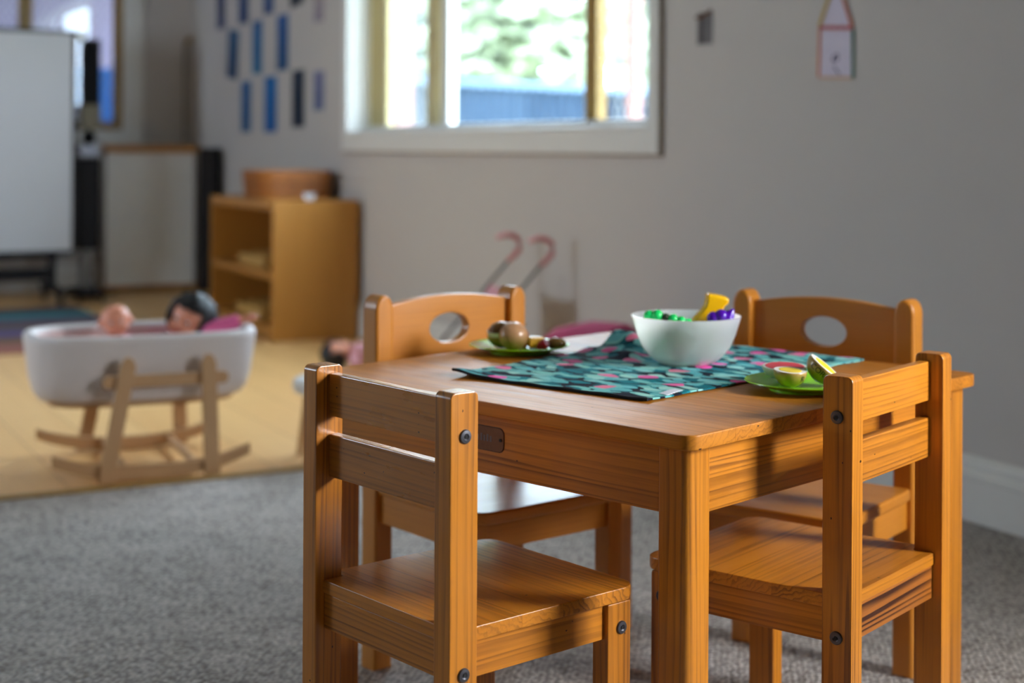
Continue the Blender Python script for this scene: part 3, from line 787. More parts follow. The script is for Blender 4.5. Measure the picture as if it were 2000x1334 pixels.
# toys in the bowl
peas = thing('toy_peas', 'bright green string of toy peas at the left in the bowl', 'toy', BC + Vector((-0.036, -0.012, 0.004)))
for k, (x, y, z, r) in enumerate(((-0.0245, 0.000, 0.0735, 0.0095), (-0.012, -0.004, 0.0745, 0.0100), (0.0125, -0.010, 0.0695, 0.0090), (0.025, -0.012, 0.0665, 0.0085), (0.036, -0.012, 0.0635, 0.0080), (-0.018, 0.010, 0.060, 0.0110), (0.0, 0.008, 0.056, 0.0120), (0.018, 0.004, 0.055, 0.0120))):
    ball('pea', (x, y, z), r, M['green_pl'], peas, sub=2)
ball('stalk', (0.001, -0.008, 0.0725), 0.0068, plain('dark_green_stalk', (24, 52, 22), rough=0.5), peas, sub=2)
tube('pod', [(-0.03, 0.004, 0.062), (0, -0.002, 0.060), (0.036, -0.008, 0.055)], [0.005, 0.011, 0.005], M['green_pl'], peas)
tube('pod_base', [(-0.014, 0.008, 0.028), (0.004, 0.002, 0.052)], [0.014, 0.010], M['green_pl'], peas)
# yellow fish standing on its nose: rounded extruded outline
fish_poly = [(-0.034, -0.030), (-0.020, -0.046), (0.004, -0.048), (0.022, -0.036), (0.028, -0.016), (0.024, 0.004), (0.0165, 0.014), (0.021, 0.022), (0.026, 0.027), (0.0265, 0.034), (0.022, 0.037), (0.010, 0.0405), (-0.004, 0.0425), (-0.0085, 0.041), (-0.0085, 0.032), (-0.0105, 0.022), (-0.017, 0.012), (-0.026, 0.002), (-0.034, -0.012)]
fish = thing('toy_fish', 'yellow plastic toy fish standing tail up in the bowl', 'toy', BC + Vector((0.041, 0.008, 0.0715)), 0.10)
fish.rotation_euler = (0.12, 0.0, 0.10)
prism('fish_body', [(x * 1.05, z * 0.98) for x, z in fish_poly], -0.010, 0.010, M['yellow_pl'], fish, axis='y', bev=0.0045, seg=3, angle=80)
ball('eye', (-0.008, -0.0105, -0.030), 0.003, M['black'], fish, sub=2)
grapes = thing('toy_grapes', 'purple plastic bunch of toy grapes at the right in the bowl', 'toy', BC + Vector((0.054, -0.026, 0.008)))
for k, (x, y, z, r) in enumerate(((-0.013, 0.0, 0.068, 0.0110), (-0.001, -0.002, 0.0715, 0.0115), (0.010, 0.0, 0.067, 0.0105), (-0.006, 0.010, 0.060, 0.0115), (0.008, 0.010, 0.061, 0.011), (-0.004, 0.0, 0.055, 0.0115), (0.005, 0.004, 0.048, 0.010))):
    ball('grape', (x, y, z), r, M['purple_pl'], grapes, sub=2)
tube('leaf_tip', [(0.006, 0.0, 0.066), (0.014, 0.001, 0.0745), (0.0195, 0.001, 0.0835)], [0.0095, 0.0085, 0.0012], M['purple_pl'], grapes, n=12)
tube('stem', [(-0.004, 0.004, 0.05), (-0.010, 0.012, 0.028)], [0.006, 0.004], M['purple_pl'], grapes)

# ---- plates
def plate(label, a, b, r):
    o = lathe('toy_plate', [(0, 0.0035), (r * 0.55, 0.0035), (r * 0.62, 0.004), (r * 0.8, 0.0085), (r * 0.97, 0.0125), (r, 0.0135), (r * 0.995, 0.0150), (r * 0.96, 0.0148), (r * 0.8, 0.0108), (r * 0.64, 0.0066), (0, 0.0060)], M['lime'], n=64)
    ring_o = lathe('foot_ring', [(r * 0.50, 0.0), (r * 0.58, 0.0), (r * 0.58, 0.004), (r * 0.50, 0.004), (r * 0.50, 0.0)], M['lime'], o, n=48)
    o.location = tw(a, b, TH)
    return tag(o, label, 'plate', 'lime green toy plates')
PL1 = (0.668, 0.400); PL2 = (0.101, 0.4065)
plate('lime green plate beside the far left chair, holding a round wooden fruit', *PL1, 0.086)
plate('lime green plate near the right chair, holding cut wooden fruit halves', *PL2, 0.086)
p1 = tw(*PL1, TH + 0.0062); p2 = tw(*PL2, TH + 0.0064)

def fruit_mat(name, top, bottom, split, soft=0.25, blot=0.15):
    """painted wood: colour changes softly along local z"""
    m, nt, b = new_mat(name)
    tc = nt.nodes.new('ShaderNodeTexCoord'); sp = nt.nodes.new('ShaderNodeSeparateXYZ'); nt.links.new(tc.outputs['Object'], sp.inputs[0])
    nz = noise(nt, tc.outputs['Object'], 60, 3)
    f = fmath(nt, 'MULTIPLY_ADD', fmath(nt, 'SUBTRACT', sp.outputs['Z'], split), 1 / (soft * 0.05), 0.5)
    f = fmath(nt, 'ADD', f, fmath(nt, 'MULTIPLY_ADD', nz, 2 * blot * 3, -blot * 3), clamp=True)
    nt.links.new(mixc(nt, f, lin(bottom), lin(top)), b.inputs['Base Color'])
    b.inputs['Roughness'].default_value = 0.3; b.inputs['Coat Weight'].default_value = 0.3
    return m
M['kiwi_skin'] = fruit_mat('kiwi_skin_paint', (186, 140, 96), (128, 128, 26), -0.004, soft=0.5)
M['ball_skin'] = fruit_mat('onion_skin_paint', (196, 148, 108), (150, 118, 50), -0.010, soft=0.6)
M['cut_white'] = plain('painted_white_flesh', (232, 230, 222), rough=0.4)
M['cut_yellow'] = plain('painted_yellow_flesh', (236, 206, 40), rough=0.4)
M['cut_red'] = plain('painted_red_flesh', (214, 44, 62), rough=0.4)
M['rind'] = plain('painted_pale_green_rind', (186, 206, 168), rough=0.4)
M['print'] = plain('black_print', (20, 16, 12), rough=0.6)
def half_fruit(name, label, loc, R, h, skin, rim, flesh, tilt=None, group=None, fk=0.68):
    """half a wooden fruit, cut face up at local z = 0, belly below"""
    t = thing(name, label, 'toy food', loc, group=group)
    if tilt is not None: t.rotation_euler = tilt
    prof = [(0, -h)]
    for k in range(1, 11):
        an = k / 10 * PI / 2; prof.append((R * math.sin(an), -h * math.cos(an)))
    prof.append((R * 0.985, 0.0008)); prof.append((0, 0.0008))
    lathe('skin', prof, skin, t, n=40)
    lathe('cut_rim', [(0, 0.0010), (R * 0.96, 0.0010), (R * 0.96, 0.0004), (0, 0.0004)], rim, t, n=40)
    lathe('cut_flesh', [(0, 0.0015), (R * (fk - 0.02), 0.0015), (R * fk, 0.0009), (0, 0.0009)], flesh, t, n=36)
    return t
def wrap_text(body, size, t, R, h, az, el):
    """lettering wrapped onto the belly of a half fruit"""
    cu = bpy.data.curves.new('print', 'FONT'); cu.body = body; cu.size = size; cu.align_x = 'CENTER'; cu.align_y = 'CENTER'; cu.extrude = 0.0; cu.resolution_u = 3
    tmp = bpy.data.objects.new('tmp', cu); COL.objects.link(tmp)
    dg = bpy.context.evaluated_depsgraph_get(); me = bpy.data.meshes.new_from_object(tmp.evaluated_get(dg))
    bpy.data.objects.remove(tmp)
    bm = bmesh.new(); bm.from_mesh(me)
    bmesh.ops.triangulate(bm, faces=bm.faces[:])
    for v in bm.verts:
        e = el + v.co.y / h; q = az + v.co.x / (R * math.cos(el))
        v.co = Vector((1.015 * R * math.cos(e) * math.cos(q), 1.015 * R * math.cos(e) * math.sin(q), 1.015 * h * math.sin(e)))
    me2 = bpy.data.meshes.new('lettering'); bm.to_mesh(me2); bm.free()
    return link('lettering', me2, M['print'], t)
# plate near the right chair
def fp2(da, db, z): return p2 + A_ * da + B_ * db + Vector((0, 0, z))
mel = half_fruit('toy_watermelon_half', 'red wooden watermelon half with pale rind at the back of the plate', fp2(0.040, 0.010, 0.0225), 0.033, 0.0190, M['rind'], M['cut_white'], M['cut_red'], fk=0.88, tilt=(0.06, 0, 0))
kw = half_fruit('toy_fruit_half', 'brown wooden fruit half lying flat, yellow face up, lettered R', fp2(0.002, -0.033, 0.0250), 0.0242, 0.0242, M['kiwi_skin'], M['cut_white'], M['cut_yellow'], tilt=(0.07, 0.05, 0))
wrap_text('R', 0.013, kw, 0.0242, 0.0242, -0.85, -0.36)
kw2 = half_fruit('toy_fruit_half', 'brown wooden fruit half tipped up, yellow face to the right, lettered COR', fp2(-0.026, 0.0150, 0.0290), 0.0270, 0.0250, M['kiwi_skin'], M['cut_white'], M['cut_yellow'], tilt=(0.16, 0.66, 0.0))
wrap_text('COR', 0.0120, kw2, 0.0270, 0.0250, -2.0, -0.30)
# plate beside the far left chair
def fp1(x, y, z): return p1 + Vector((x, y, z))
whole = thing('toy_round_fruit', 'round tan wooden fruit on the far left plate', 'toy food', fp1(-0.010, -0.022, 0.0242))
lathe('skin', [(0, -0.0240)] + [(0.0253 * math.sin(k / 16 * PI), -0.0245 * math.cos(k / 16 * PI)) for k in range(1, 16)] + [(0, 0.0232)], M['ball_skin'], whole, n=40)
lathe('stem_dimple', [(0, 0.0250), (0.0035, 0.0248), (0.0045, 0.0236), (0, 0.0236)], M['bark'], whole, n=12)
hf = half_fruit('toy_fruit_half', 'dark brown wooden fruit half behind the round fruit, white face showing', fp1(-0.0315, -0.002, 0.0250), 0.0235, 0.0235, M['kiwi_skin'], M['cut_white'], M['cut_white'], tilt=(0.15, -0.10, 0))
top_cap = lathe('upper_skin', [(0.0215, 0.007), (0.020, 0.012), (0.014, 0.018), (0.006, 0.0212), (0, 0.0218)], fruit_mat('brown_skin', (112, 74, 26), (112, 74, 26), 0), hf, n=32)
lathe('core', [(0.0232, 0.0006), (0.0232, 0.0078), (0, 0.0078)], M['cut_white'], hf, n=32)
M['cheese'] = plain('painted_cheese_yellow', (214, 160, 16), rough=0.4)
wedge = prism('toy_cheese_wedge', [(-0.016, -0.010), (0.014, -0.012), (0.010, 0.012), (-0.006, 0.014)], 0.0, 0.019, M['cheese'], bev=0.003, seg=2)
wedge.location = fp1(0.026, 0.010, 0.0012); wedge.rotation_euler = (0.0, 0.0, 0.6)
tag(wedge, 'yellow wooden wedge behind the red fruit on the far plate', 'toy food')
tom = thing('toy_strawberry', 'shiny dark red toy strawberry at the front of the far plate', 'toy food', fp1(0.040, -0.028, 0.0100)); tom.rotation_euler = (0.5, 0.9, 0.2)
lathe('berry', [(0, -0.0125), (0.005, -0.0105), (0.0085, -0.004), (0.0095, 0.003), (0.007, 0.008), (0, 0.0095)], plain('strawberry_red', (176, 18, 40), rough=0.15, noise=0.3, nscale=300, bump=0.4), tom, n=24)
lathe('calyx', [(0, 0.0112), (0.0035, 0.0108), (0.0072, 0.0085), (0.004, 0.0096), (0, 0.0098)], plain('pinkish_calyx', (176, 120, 140), rough=0.4), tom, n=10)
bn = thing('toy_brown_nut', 'knobbly brown wooden toy food at the right of the far plate', 'toy food', fp1(0.062, -0.016, 0.0113))
bm = bmesh.new(); vs_ = bm_ball(bm, (0, 0, 0), 1, 3, (0.0165, 0.012, 0.0108))
for v in vs_:
    k = 1 + 0.06 * math.sin(v.co.x * 420) * math.cos(v.co.y * 380 + v.co.z * 300); v.co *= k
link('nut', finish(bm, 'nut'), fruit_mat('roasted_brown', (132, 96, 40), (78, 44, 14), 0.0), bn)
ball('end_cap', (0.0135, 0, 0.001), 0.0055, plain('tan_cap', (176, 132, 78), rough=0.4), bn, sub=2)
rs = ball('toy_cherry', (0, 0, 0), 0.0085, plain('cherry_red', (196, 60, 40), rough=0.25), sub=2)
rs.location = fp1(0.008, 0.022, 0.0225); 
ck = tube('cherry_stem', [(0, 0, 0.007), (0.002, 0.002, 0.014), (0.006, 0.002, 0.019)], 0.0009, M['bark'], rs, n=5)
tube('cherry_foot', [(0, 0, -0.0215), (0, 0, -0.006)], [0.006, 0.0055], bpy.data.materials['cherry_red'], rs, n=10)
tag(rs, 'small red toy peeping out behind the round tan fruit', 'toy food')

# ================================================================== BACK OF THE ROOM
# ---- low shelf unit against the right wall
def RWT(t, n, z=0.0): return RW @ Matrix.Translation((t, n, z))
sh = thing('low_shelf', 'maple coloured low shelf unit below the blue posters', 'shelf', M4=RWT(4.1, 0.03))
L_, Dp, Hh = 1.0, 0.425, 0.654
for nm, x0, x1 in (('side_panel', 0, 0.02), ('side_panel', L_ - 0.02, L_)):
    box(nm, x0, x1, 0, Dp, 0, Hh, M['shelf_wood'], sh, bev=0.002, grain='z')
box('top_board', 0.02, L_ - 0.02, 0, Dp, Hh - 0.045, Hh, M['shelf_wood'], sh, bev=0.002, grain='x')
box('middle_shelf', 0.02, L_ - 0.02, 0.012, Dp - 0.004, 0.285, 0.32, M['shelf_wood'], sh, bev=0.002, grain='x')
box('bottom_shelf', 0.02, L_ - 0.02, 0.012, Dp - 0.004, 0.04, 0.07, M['shelf_wood'], sh, bev=0.002, grain='x')
box('plinth', 0.02, L_ - 0.02, 0.03, Dp - 0.03, 0.0, 0.04, M['shelf_wood'], sh, grain='x')
box('back_panel', 0.02, L_ - 0.02, 0.0, 0.012, 0.0, Hh - 0.045, M['shelf_wood'], sh, grain='x')
# ---- wicker basket on the shelf: stakes and stacked bands
M['wicker'] = wood('brown_wicker', (176, 108, 46), (96, 52, 18), ring=0.004, var=0.4, rough=0.6, coat=0)
bk = thing('wicker_basket', 'brown wicker basket on top of the low shelf', 'basket', M4=RWT(4.54, 0.235, Hh))
for k in range(10):
    w_ = 0.155 + 0.0012 * k; d_ = 0.178 + 0.0012 * k
    path = [(x, y, 0.0100 + k * 0.0132) for x, y in rounded(-w_, w_, -d_, d_, (0.07,) * 4, 5)]
    bm = bmesh.new(); pp = path + [path[0]]
    bm_tube(bm, pp, [0.0085 + 0.0012 * ((i + k) % 2) for i in range(len(pp))], 6, caps=False)
    link('wicker_band', finish(bm, 'wicker_band', 'x'), M['wicker'], bk)
prism('basket_base', rounded(-0.15, 0.15, -0.172, 0.172, (0.07,) * 4, 5), 0.001, 0.008, M['wicker'], bk, grain='x')
cup = lathe('white_cup', [(0, 0), (0.022, 0), (0.028, 0.02), (0.030, 0.032), (0.028, 0.032), (0.025, 0.02), (0.018, 0.004), (0, 0.004)], M['white_pl'], n=24)
cup.matrix_world = RWT(4.20, 0.24, Hh); tag(cup, 'small white cup beside the basket on the low shelf', 'cup')
# ---- wooden trays with blocks in the shelf
M['block'] = wood('pale_blocks', (206, 162, 88), (176, 124, 56), ring=0.006, contrast=0.3, rough=0.5, coat=0)
for (t, n, z, lab) in ((4.62, 0.25, 0.32, 'pale wooden toy tray on the middle board of the low shelf'), (4.66, 0.25, 0.07, 'pale wooden toy tray on the bottom board of the low shelf')):
    tr_ = thing('toy_tray', lab, 'tray', M4=RWT(t, n, z))
    box('tray_floor', -0.2, 0.2, -0.14, 0.14, 0.0, 0.008, M['block'], tr_, grain='x')
    for x0, x1, y0_, y1_ in ((-0.2, -0.188, -0.14, 0.14), (0.188, 0.2, -0.14, 0.14), (-0.188, 0.188, -0.14, -0.128), (-0.188, 0.188, 0.128, 0.14)):
        box('tray_side', x0, x1, y0_, y1_, 0.008, 0.05, M['block'], tr_, grain='x')
    for k in range(5):
        x = -0.14 + 0.07 * k
        o = box('block', -0.026, 0.026, -0.05, 0.05, 0.0, 0.05, M['block'], tr_, bev=0.004, grain='y'); o.location = (x, 0.03 * (-1) ** k, 0.0085)

# ---- doll's cradle
cr = thing('doll_cradle', 'white oval doll cradle on a pale wooden rocking frame', 'cradle', (-1.055, 4.262, 0), math.radians(23))
def oval(L, Wd, p, n=56):
    out = []
    for k in range(n):
        an = 2 * PI * k / n; c, s_ = math.cos(an), math.sin(an)
        out.append((L * math.copysign(abs(c) ** (2 / p), c), Wd * math.copysign(abs(s_) ** (2 / p), s_)))
    return out
def loft(name, rings, mat, parent, cap0=True, cap1=True):
    bm = bmesh.new(); vr = [[bm.verts.new((x, y, z)) for x, y in r] for r, z in rings]
    n = len(vr[0])
    for a, b in zip(vr, vr[1:]):
        for k in range(n): bm.faces.new((a[k], a[(k + 1) % n], b[(k + 1) % n], b[k]))
    if cap0: bm.faces.new(vr[0])
    if cap1: bm.faces.new(vr[-1])
    return link(name, finish(bm, name, angle=60), mat, parent)
loft('basin', [(oval(0.262, 0.135, 3.2), 0.200), (oval(0.280, 0.150, 3.2), 0.204), (oval(0.294, 0.162, 3.2), 0.222), (oval(0.304, 0.172, 3.2), 0.255), (oval(0.313, 0.180, 3.2), 0.32), (oval(0.319, 0.186, 3.2), 0.366), (oval(0.319, 0.187, 3.2), 0.376), (oval(0.313, 0.181, 3.2), 0.384), (oval(0.302, 0.170, 3.2), 0.386), (oval(0.291, 0.159, 3.2), 0.381), (oval(0.288, 0.156, 3.2), 0.37)], M['cradle'], cr, True, False)
loft('lining', [(oval(0.2878, 0.1558, 3.2), 0.3705), (oval(0.284, 0.152, 3.2), 0.32), (oval(0.268, 0.138, 3.2), 0.24), (oval(0.24, 0.12, 3.2), 0.232)], M['lining'], cr, False, True)
M['base_wood'] = M['tan_wood']
loft('base_board', [(oval(0.255, 0.13, 3.2), 0.186), (oval(0.262, 0.136, 3.2), 0.1995)], M['base_wood'], cr)
for s_ in (-1, 1):
    y_ = 0.215 * s_; y0_, y1_ = y_ - 0.009, y_ + 0.009
    up, lo_ = [], []
    for k in range(25):
        x = -0.265 + 0.53 * k / 24; q = x / 0.265
        z = 0.0 + 0.050 * abs(q) ** 2.4
        hgt = 0.040 - 0.010 * abs(q) ** 2
        lo_.append((x, z)); up.append((x, z + hgt))
    prism('rocker', lo_ + up[::-1], y0_, y1_, M['tan_wood'], cr, axis='y', bev=0.003, seg=2, grain='x', angle=50)
    yo = y_ + s_ * 0.0185; y0_, y1_ = sorted((yo - 0.009, yo + 0.009))
    for xb, xt in ((-0.128, -0.070), (0.158, 0.146)):
        w_ = 0.021
        prism('leg', [(xb - w_, 0.004), (xb + w_, 0.004), (xt + w_, 0.31), (xt + w_ * 0.6, 0.330), (xt, 0.337), (xt - w_ * 0.6, 0.330), (xt - w_, 0.31)], y0_, y1_, M['tan_wood'], cr, axis='y', bev=0.003, seg=2, grain='z', angle=50)
    prism('side_bar', rounded(-0.135, 0.205, 0.250, 0.284, (0.015,) * 4, 5), y0_ - s_ * 0.0185, y1_ - s_ * 0.0185, M['tan_wood'], cr, axis='y', bev=0.003, seg=2, grain='x')
for x in (-0.07, 0.12):
    tube('cross_dowel', [(x, -0.206, 0.028), (x, 0.206, 0.028)], 0.010, M['tan_wood'], cr, n=12, grain='y')

# ---- dolls: one continuous vinyl body each (voxel-remeshed union), with eyes, mouth, hair and clothes as parts
def doll(name, label, head, R, face_dir, body_dir, hair=False, cloth=None, arm=None, k=1.0):
    t = thing(name, label, 'doll', head)
    fd = Vector(face_dir).normalized(); bd = Vector(body_dir).normalized(); sd = fd.cross(-bd).normalized(); up = -bd
    bm = bmesh.new()
    def bl(c, r, sc=(1, 1, 1), sub=3): return bm_ball(bm, c, r, sub, sc)
    bl((0, 0, 0), R); bl(fd * R * 0.28 + bd * R * 0.35, R * 0.78)                      # skull and cheeks
    bl(fd * R * 1.02 + bd * R * 0.20, R * 0.16)                                        # nose
    for s_ in (-1, 1):
        bl(sd * s_ * R * 0.98 + bd * R * 0.15, R * 0.24)                               # ears
        bl(fd * R * 0.72 + sd * s_ * R * 0.42 + bd * R * 0.45, R * 0.34)               # cheeks
    bm_tube(bm, [bd * R * 0.8, bd * R * 1.35], [R * 0.42, R * 0.42], 12)               # neck
    bl(bd * R * 1.9, R * 0.85); bl(bd * R * (1.9 + 0.7 * k), R * 0.85)                             # torso
    sh_ = bd * R * 1.45
    arms = arm or {}
    for s_ in (-1, 1):
        el = Vector(arms.get(s_, ((sh_ + sd * s_ * R * 1.35 + bd * R * 0.6), (sh_ + sd * s_ * R * 1.2 + bd * R * 1.3 + fd * R * 0.5)))[0]); ha = Vector(arms.get(s_, ((0, 0, 0), (sh_ + sd * s_ * R * 1.2 + bd * R * 1.3 + fd * R * 0.5)))[1])
        bm_tube(bm, [sh_ + sd * s_ * R * 0.6, el, ha], [R * 0.32, R * 0.27, R * 0.2], 12); bl(ha, R * 0.25, sub=2)
        hd = (ha - el).normalized()
        for q in range(4): bm_tube(bm, [ha, ha + hd * R * (0.42 - 0.04 * abs(q - 1)) + sd * (q - 1.5) * R * 0.1], [R * 0.07, R * 0.05], 8)
        bm_tube(bm, [ha, ha + hd * R * 0.2 + up * R * 0.25], [R * 0.08, R * 0.06], 8)
        kn = bd * R * (2.0 + 1.3 * k) + sd * s_ * R * 0.55 + fd * R * 0.35; ft = bd * R * (2.0 + 1.9 * k) + sd * s_ * R * 0.6 + fd * R * 0.1
        bm_tube(bm, [bd * R * (2.0 + 0.8 * k) + sd * s_ * R * 0.4, kn, ft], [R * 0.42, R * 0.34, R * 0.26], 12); bl(ft + fd * R * 0.18, R * 0.3, sub=2)
    body = link('body', finish(bm, 'doll_body'), M['skin'], t)
    rm = body.modifiers.new('union', 'REMESH'); rm.mode = 'VOXEL'; rm.voxel_size = R * 0.055; rm.use_smooth_shade = True
    sm = body.modifiers.new('soften', 'SMOOTH'); sm.iterations = 4; sm.factor = 0.5
    for s_ in (-1, 1):
        p = fd * R * 0.955 + sd * s_ * R * 0.34 - bd * R * 0.02
        ball('eye', p, R * 0.10, M['white_pl'], t, sub=2); ball('iris', p + fd * R * 0.07, R * 0.062, M['black'], t, sub=2)
    ball('mouth', fd * R * 0.99 + bd * R * 0.52, R * 0.11, plain('doll_lips', (190, 84, 84), rough=0.4) if 'doll_lips' not in bpy.data.materials else bpy.data.materials['doll_lips'], t, sub=2, scale=(1.2, 1.2, 0.6))
    if hair:
        bm = bmesh.new(); vs_ = bm_ball(bm, (0, 0, 0), 1, 4)
        kill = []
        for v in vs_:
            n_ = v.co.normalized(); f_ = n_.dot(fd); u_ = n_.dot(up)
            wob = 1 + 0.05 * math.sin(18 * math.atan2(n_.dot(sd), f_) + 5 * u_)
            v.co = n_ * R * 1.24 * wob
            if (f_ > 0.42 and u_ < 0.40 and abs(n_.dot(sd)) < 0.70) or u_ < -0.72: kill.append(v)
        bmesh.ops.delete(bm, geom=kill, context='VERTS')
        bmesh.ops.recalc_face_normals(bm, faces=bm.faces)
        bmesh.ops.solidify(bm, geom=bm.faces[:], thickness=R * 0.22)
        link('hair', finish(bm, 'hair', angle=80), M['hair'], t)
    if cloth:
        bm = bmesh.new()
        bm_ball(bm, bd * R * 1.9, R * 0.95, 3); bm_ball(bm, bd * R * (1.9 + 0.7 * k), R * 0.98, 3)
        for s_ in (-1, 1):
            pr = arms.get(s_)
            el = Vector(pr[0]) if pr else sh_ + sd * s_ * R * 1.35 + bd * R * 0.6
            ha = Vector(pr[1]) if pr else sh_ + sd * s_ * R * 1.2 + bd * R * 1.3 + fd * R * 0.5
            bm_tube(bm, [sh_ + sd * s_ * R * 0.55, el, el.lerp(ha, 0.75)], [R * 0.42, R * 0.38, R * 0.34], 12)
        o = link('clothes', finish(bm, 'clothes'), cloth, t)
        rm = o.modifiers.new('union', 'REMESH'); rm.mode = 'VOXEL'; rm.voxel_size = R * 0.06; rm.use_smooth_shade = True
    return t
doll('baby_doll', 'bald baby doll sitting up at the left end of the cradle', (-1.118, 4.225, 0.4140), 0.042, (0.30, -0.92, -0.10), (0.06, 0.20, -1.0), cloth=M['pale_pink'])
hd = Vector((-0.915, 4.29, 0.412))
doll('baby_doll', 'black haired doll in pink leaning over the right end of the cradle', hd, 0.058, (-0.32, -0.92, -0.05), (-0.30, 0.04, -0.80), k=0.35, hair=True, cloth=M['pink'], arm={1: (Vector((0.045, -0.035, -0.030)), Vector((0.165, 0.005, 0.000))), -1: (Vector((-0.06, 0.03, -0.09)), Vector((-0.09, -0.02, -0.10)))})
doll('baby_doll', 'black haired doll lying on the timber floor behind the near left chair', (-0.715, 6.10, 0.062), 0.050, (0.55, -0.30, 0.75), (0.95, 0.25, -0.02), hair=True, cloth=M['pale_pink'], arm={1: (Vector((0.10, 0.07, -0.03)), Vector((0.14, 0.09, -0.04))), -1: (Vector((0.08, -0.06, -0.03)), Vector((0.12, -0.08, -0.035)))})

# ---- toy stool mostly hidden behind the near left chair
st = thing('toy_stool', 'small white topped toy stool peeping out behind the near left chair', 'stool', (-0.545, 4.36, 0), 0.3)
lathe('seat', [(0, 0.185), (0.07, 0.185), (0.086, 0.193), (0.091, 0.21), (0.088, 0.228), (0.075, 0.236), (0, 0.238)], M['white_pl'], st, n=36)
for k in range(4):
    an = PI / 4 + k * PI / 2; c_, s_ = math.cos(an), math.sin(an)
    tube('leg', [(0.085 * c_, 0.085 * s_, 0.0), (0.055 * c_, 0.055 * s_, 0.187)], [0.009, 0.012], M['tan_wood'], st, n=10, grain='z')

# ---- toy stroller by the wall
sr = thing('toy_stroller', 'pink folding toy stroller with curved handles standing by the right wall', 'stroller', M4=RWT(2.25, 0.13))
for s_ in (-1, 1):
    x = 0.125 * s_
    tube('handle', [(x, 0.045, 0.575), (x, 0.012, 0.585), (x, -0.025, 0.580), (x, -0.050, 0.560), (x, -0.052, 0.535), (x, -0.030, 0.508), (x, 0.0, 0.485)], [0.009, 0.0105, 0.011, 0.011, 0.011, 0.0105, 0.009], M['salmon'], sr, n=12)
    tube('shaft', [(x, -0.004, 0.489), (x, 0.40, 0.07)], 0.0065, M['steel'], sr)
    tube('rear_strut', [(x, 0.16, 0.318), (x, 0.02, 0.05)], 0.0060, M['steel'], sr)
    for y_, z_ in ((0.40, 0.045), (0.02, 0.045)):
        w_ = lathe('wheel', [(0, -0.011), (0.036, -0.011), (0.044, -0.007), (0.044, 0.007), (0.036, 0.011), (0, 0.011)], M['salmon'], sr, n=24, M4=Matrix.Translation((x + 0.018 * s_, y_, z_)) @ Matrix.Rotation(PI / 2, 4, 'Y'))
bm = bmesh.new(); prof = [(0.075, 0.405), (0.115, 0.345), (0.165, 0.265), (0.185, 0.20), (0.225, 0.165), (0.30, 0.165), (0.345, 0.155), (0.37, 0.11)]
rows = []
for (y_, z_) in prof:
    rows.append([bm.verts.new((x, y_, z_ - 0.012 * (1 - (x / 0.118) ** 2))) for x in [-0.118 + 0.236 * k / 8 for k in range(9)]])
for a_, b_ in zip(rows, rows[1:]):
    for k in range(8): bm.faces.new((a_[k], a_[k + 1], b_[k + 1], b_[k]))
bmesh.ops.recalc_face_normals(bm, faces=bm.faces); bmesh.ops.solidify(bm, geom=bm.faces[:], thickness=0.006)
link('fabric_seat', finish(bm, 'fabric_seat', angle=60), M['pale_pink'], sr)

# ---- doll pram with magenta hood behind the table
pr = thing('doll_pram', 'doll pram with a magenta hood behind the table by the wall', 'pram', M4=RWT(1.385, 0.36))
bm = bmesh.new()
sec = [[bm.verts.new((x, y_ * q, z)) for q, z in ((-1, 0.21), (-1.04, 0.28), (-0.9, 0.325), (-0.5, 0.352), (0, 0.360), (0.5, 0.352), (0.9, 0.325), (1.04, 0.28), (1, 0.21))] for x, y_ in ((-0.185, 0.09), (-0.12, 0.115), (0.0, 0.12), (0.12, 0.11), (0.165, 0.08))]
for i, r_ in enumerate(sec):
    for v in r_: v.co.z = 0.21 + (v.co.z - 0.21) * (1.14, 1.18, 1.12, 0.95, 0.65)[i]
for a_, b_ in zip(sec, sec[1:]):
    for k in range(8): bm.faces.new((a_[k], a_[k + 1], b_[k + 1], b_[k]))
bm.faces.new(sec[0]); bm.faces.new(sec[-1])
link('hood', finish(bm, 'hood', angle=60), M['magenta'], pr)
loft('carry_basket', [(oval(0.15, 0.08, 3), 0.10), (oval(0.17, 0.095, 3), 0.12), (oval(0.185, 0.105, 3), 0.209)], M['pink'], pr)
for s_ in (-1, 1):
    tube('frame', [(-0.13, 0.09 * s_, 0.035), (0.0, 0.09 * s_, 0.105), (0.13, 0.09 * s_, 0.035)], 0.006, M['steel'], pr)
    for x in (-0.13, 0.13):
        lathe('wheel', [(0, -0.009), (0.03, -0.009), (0.035, -0.005), (0.035, 0.005), (0.03, 0.009), (0, 0.009)], M['charcoal'], pr, n=24, M4=Matrix.Translation((x, 0.105 * s_, 0.035)) @ Matrix.Rotation(PI / 2, 4, 'X'))

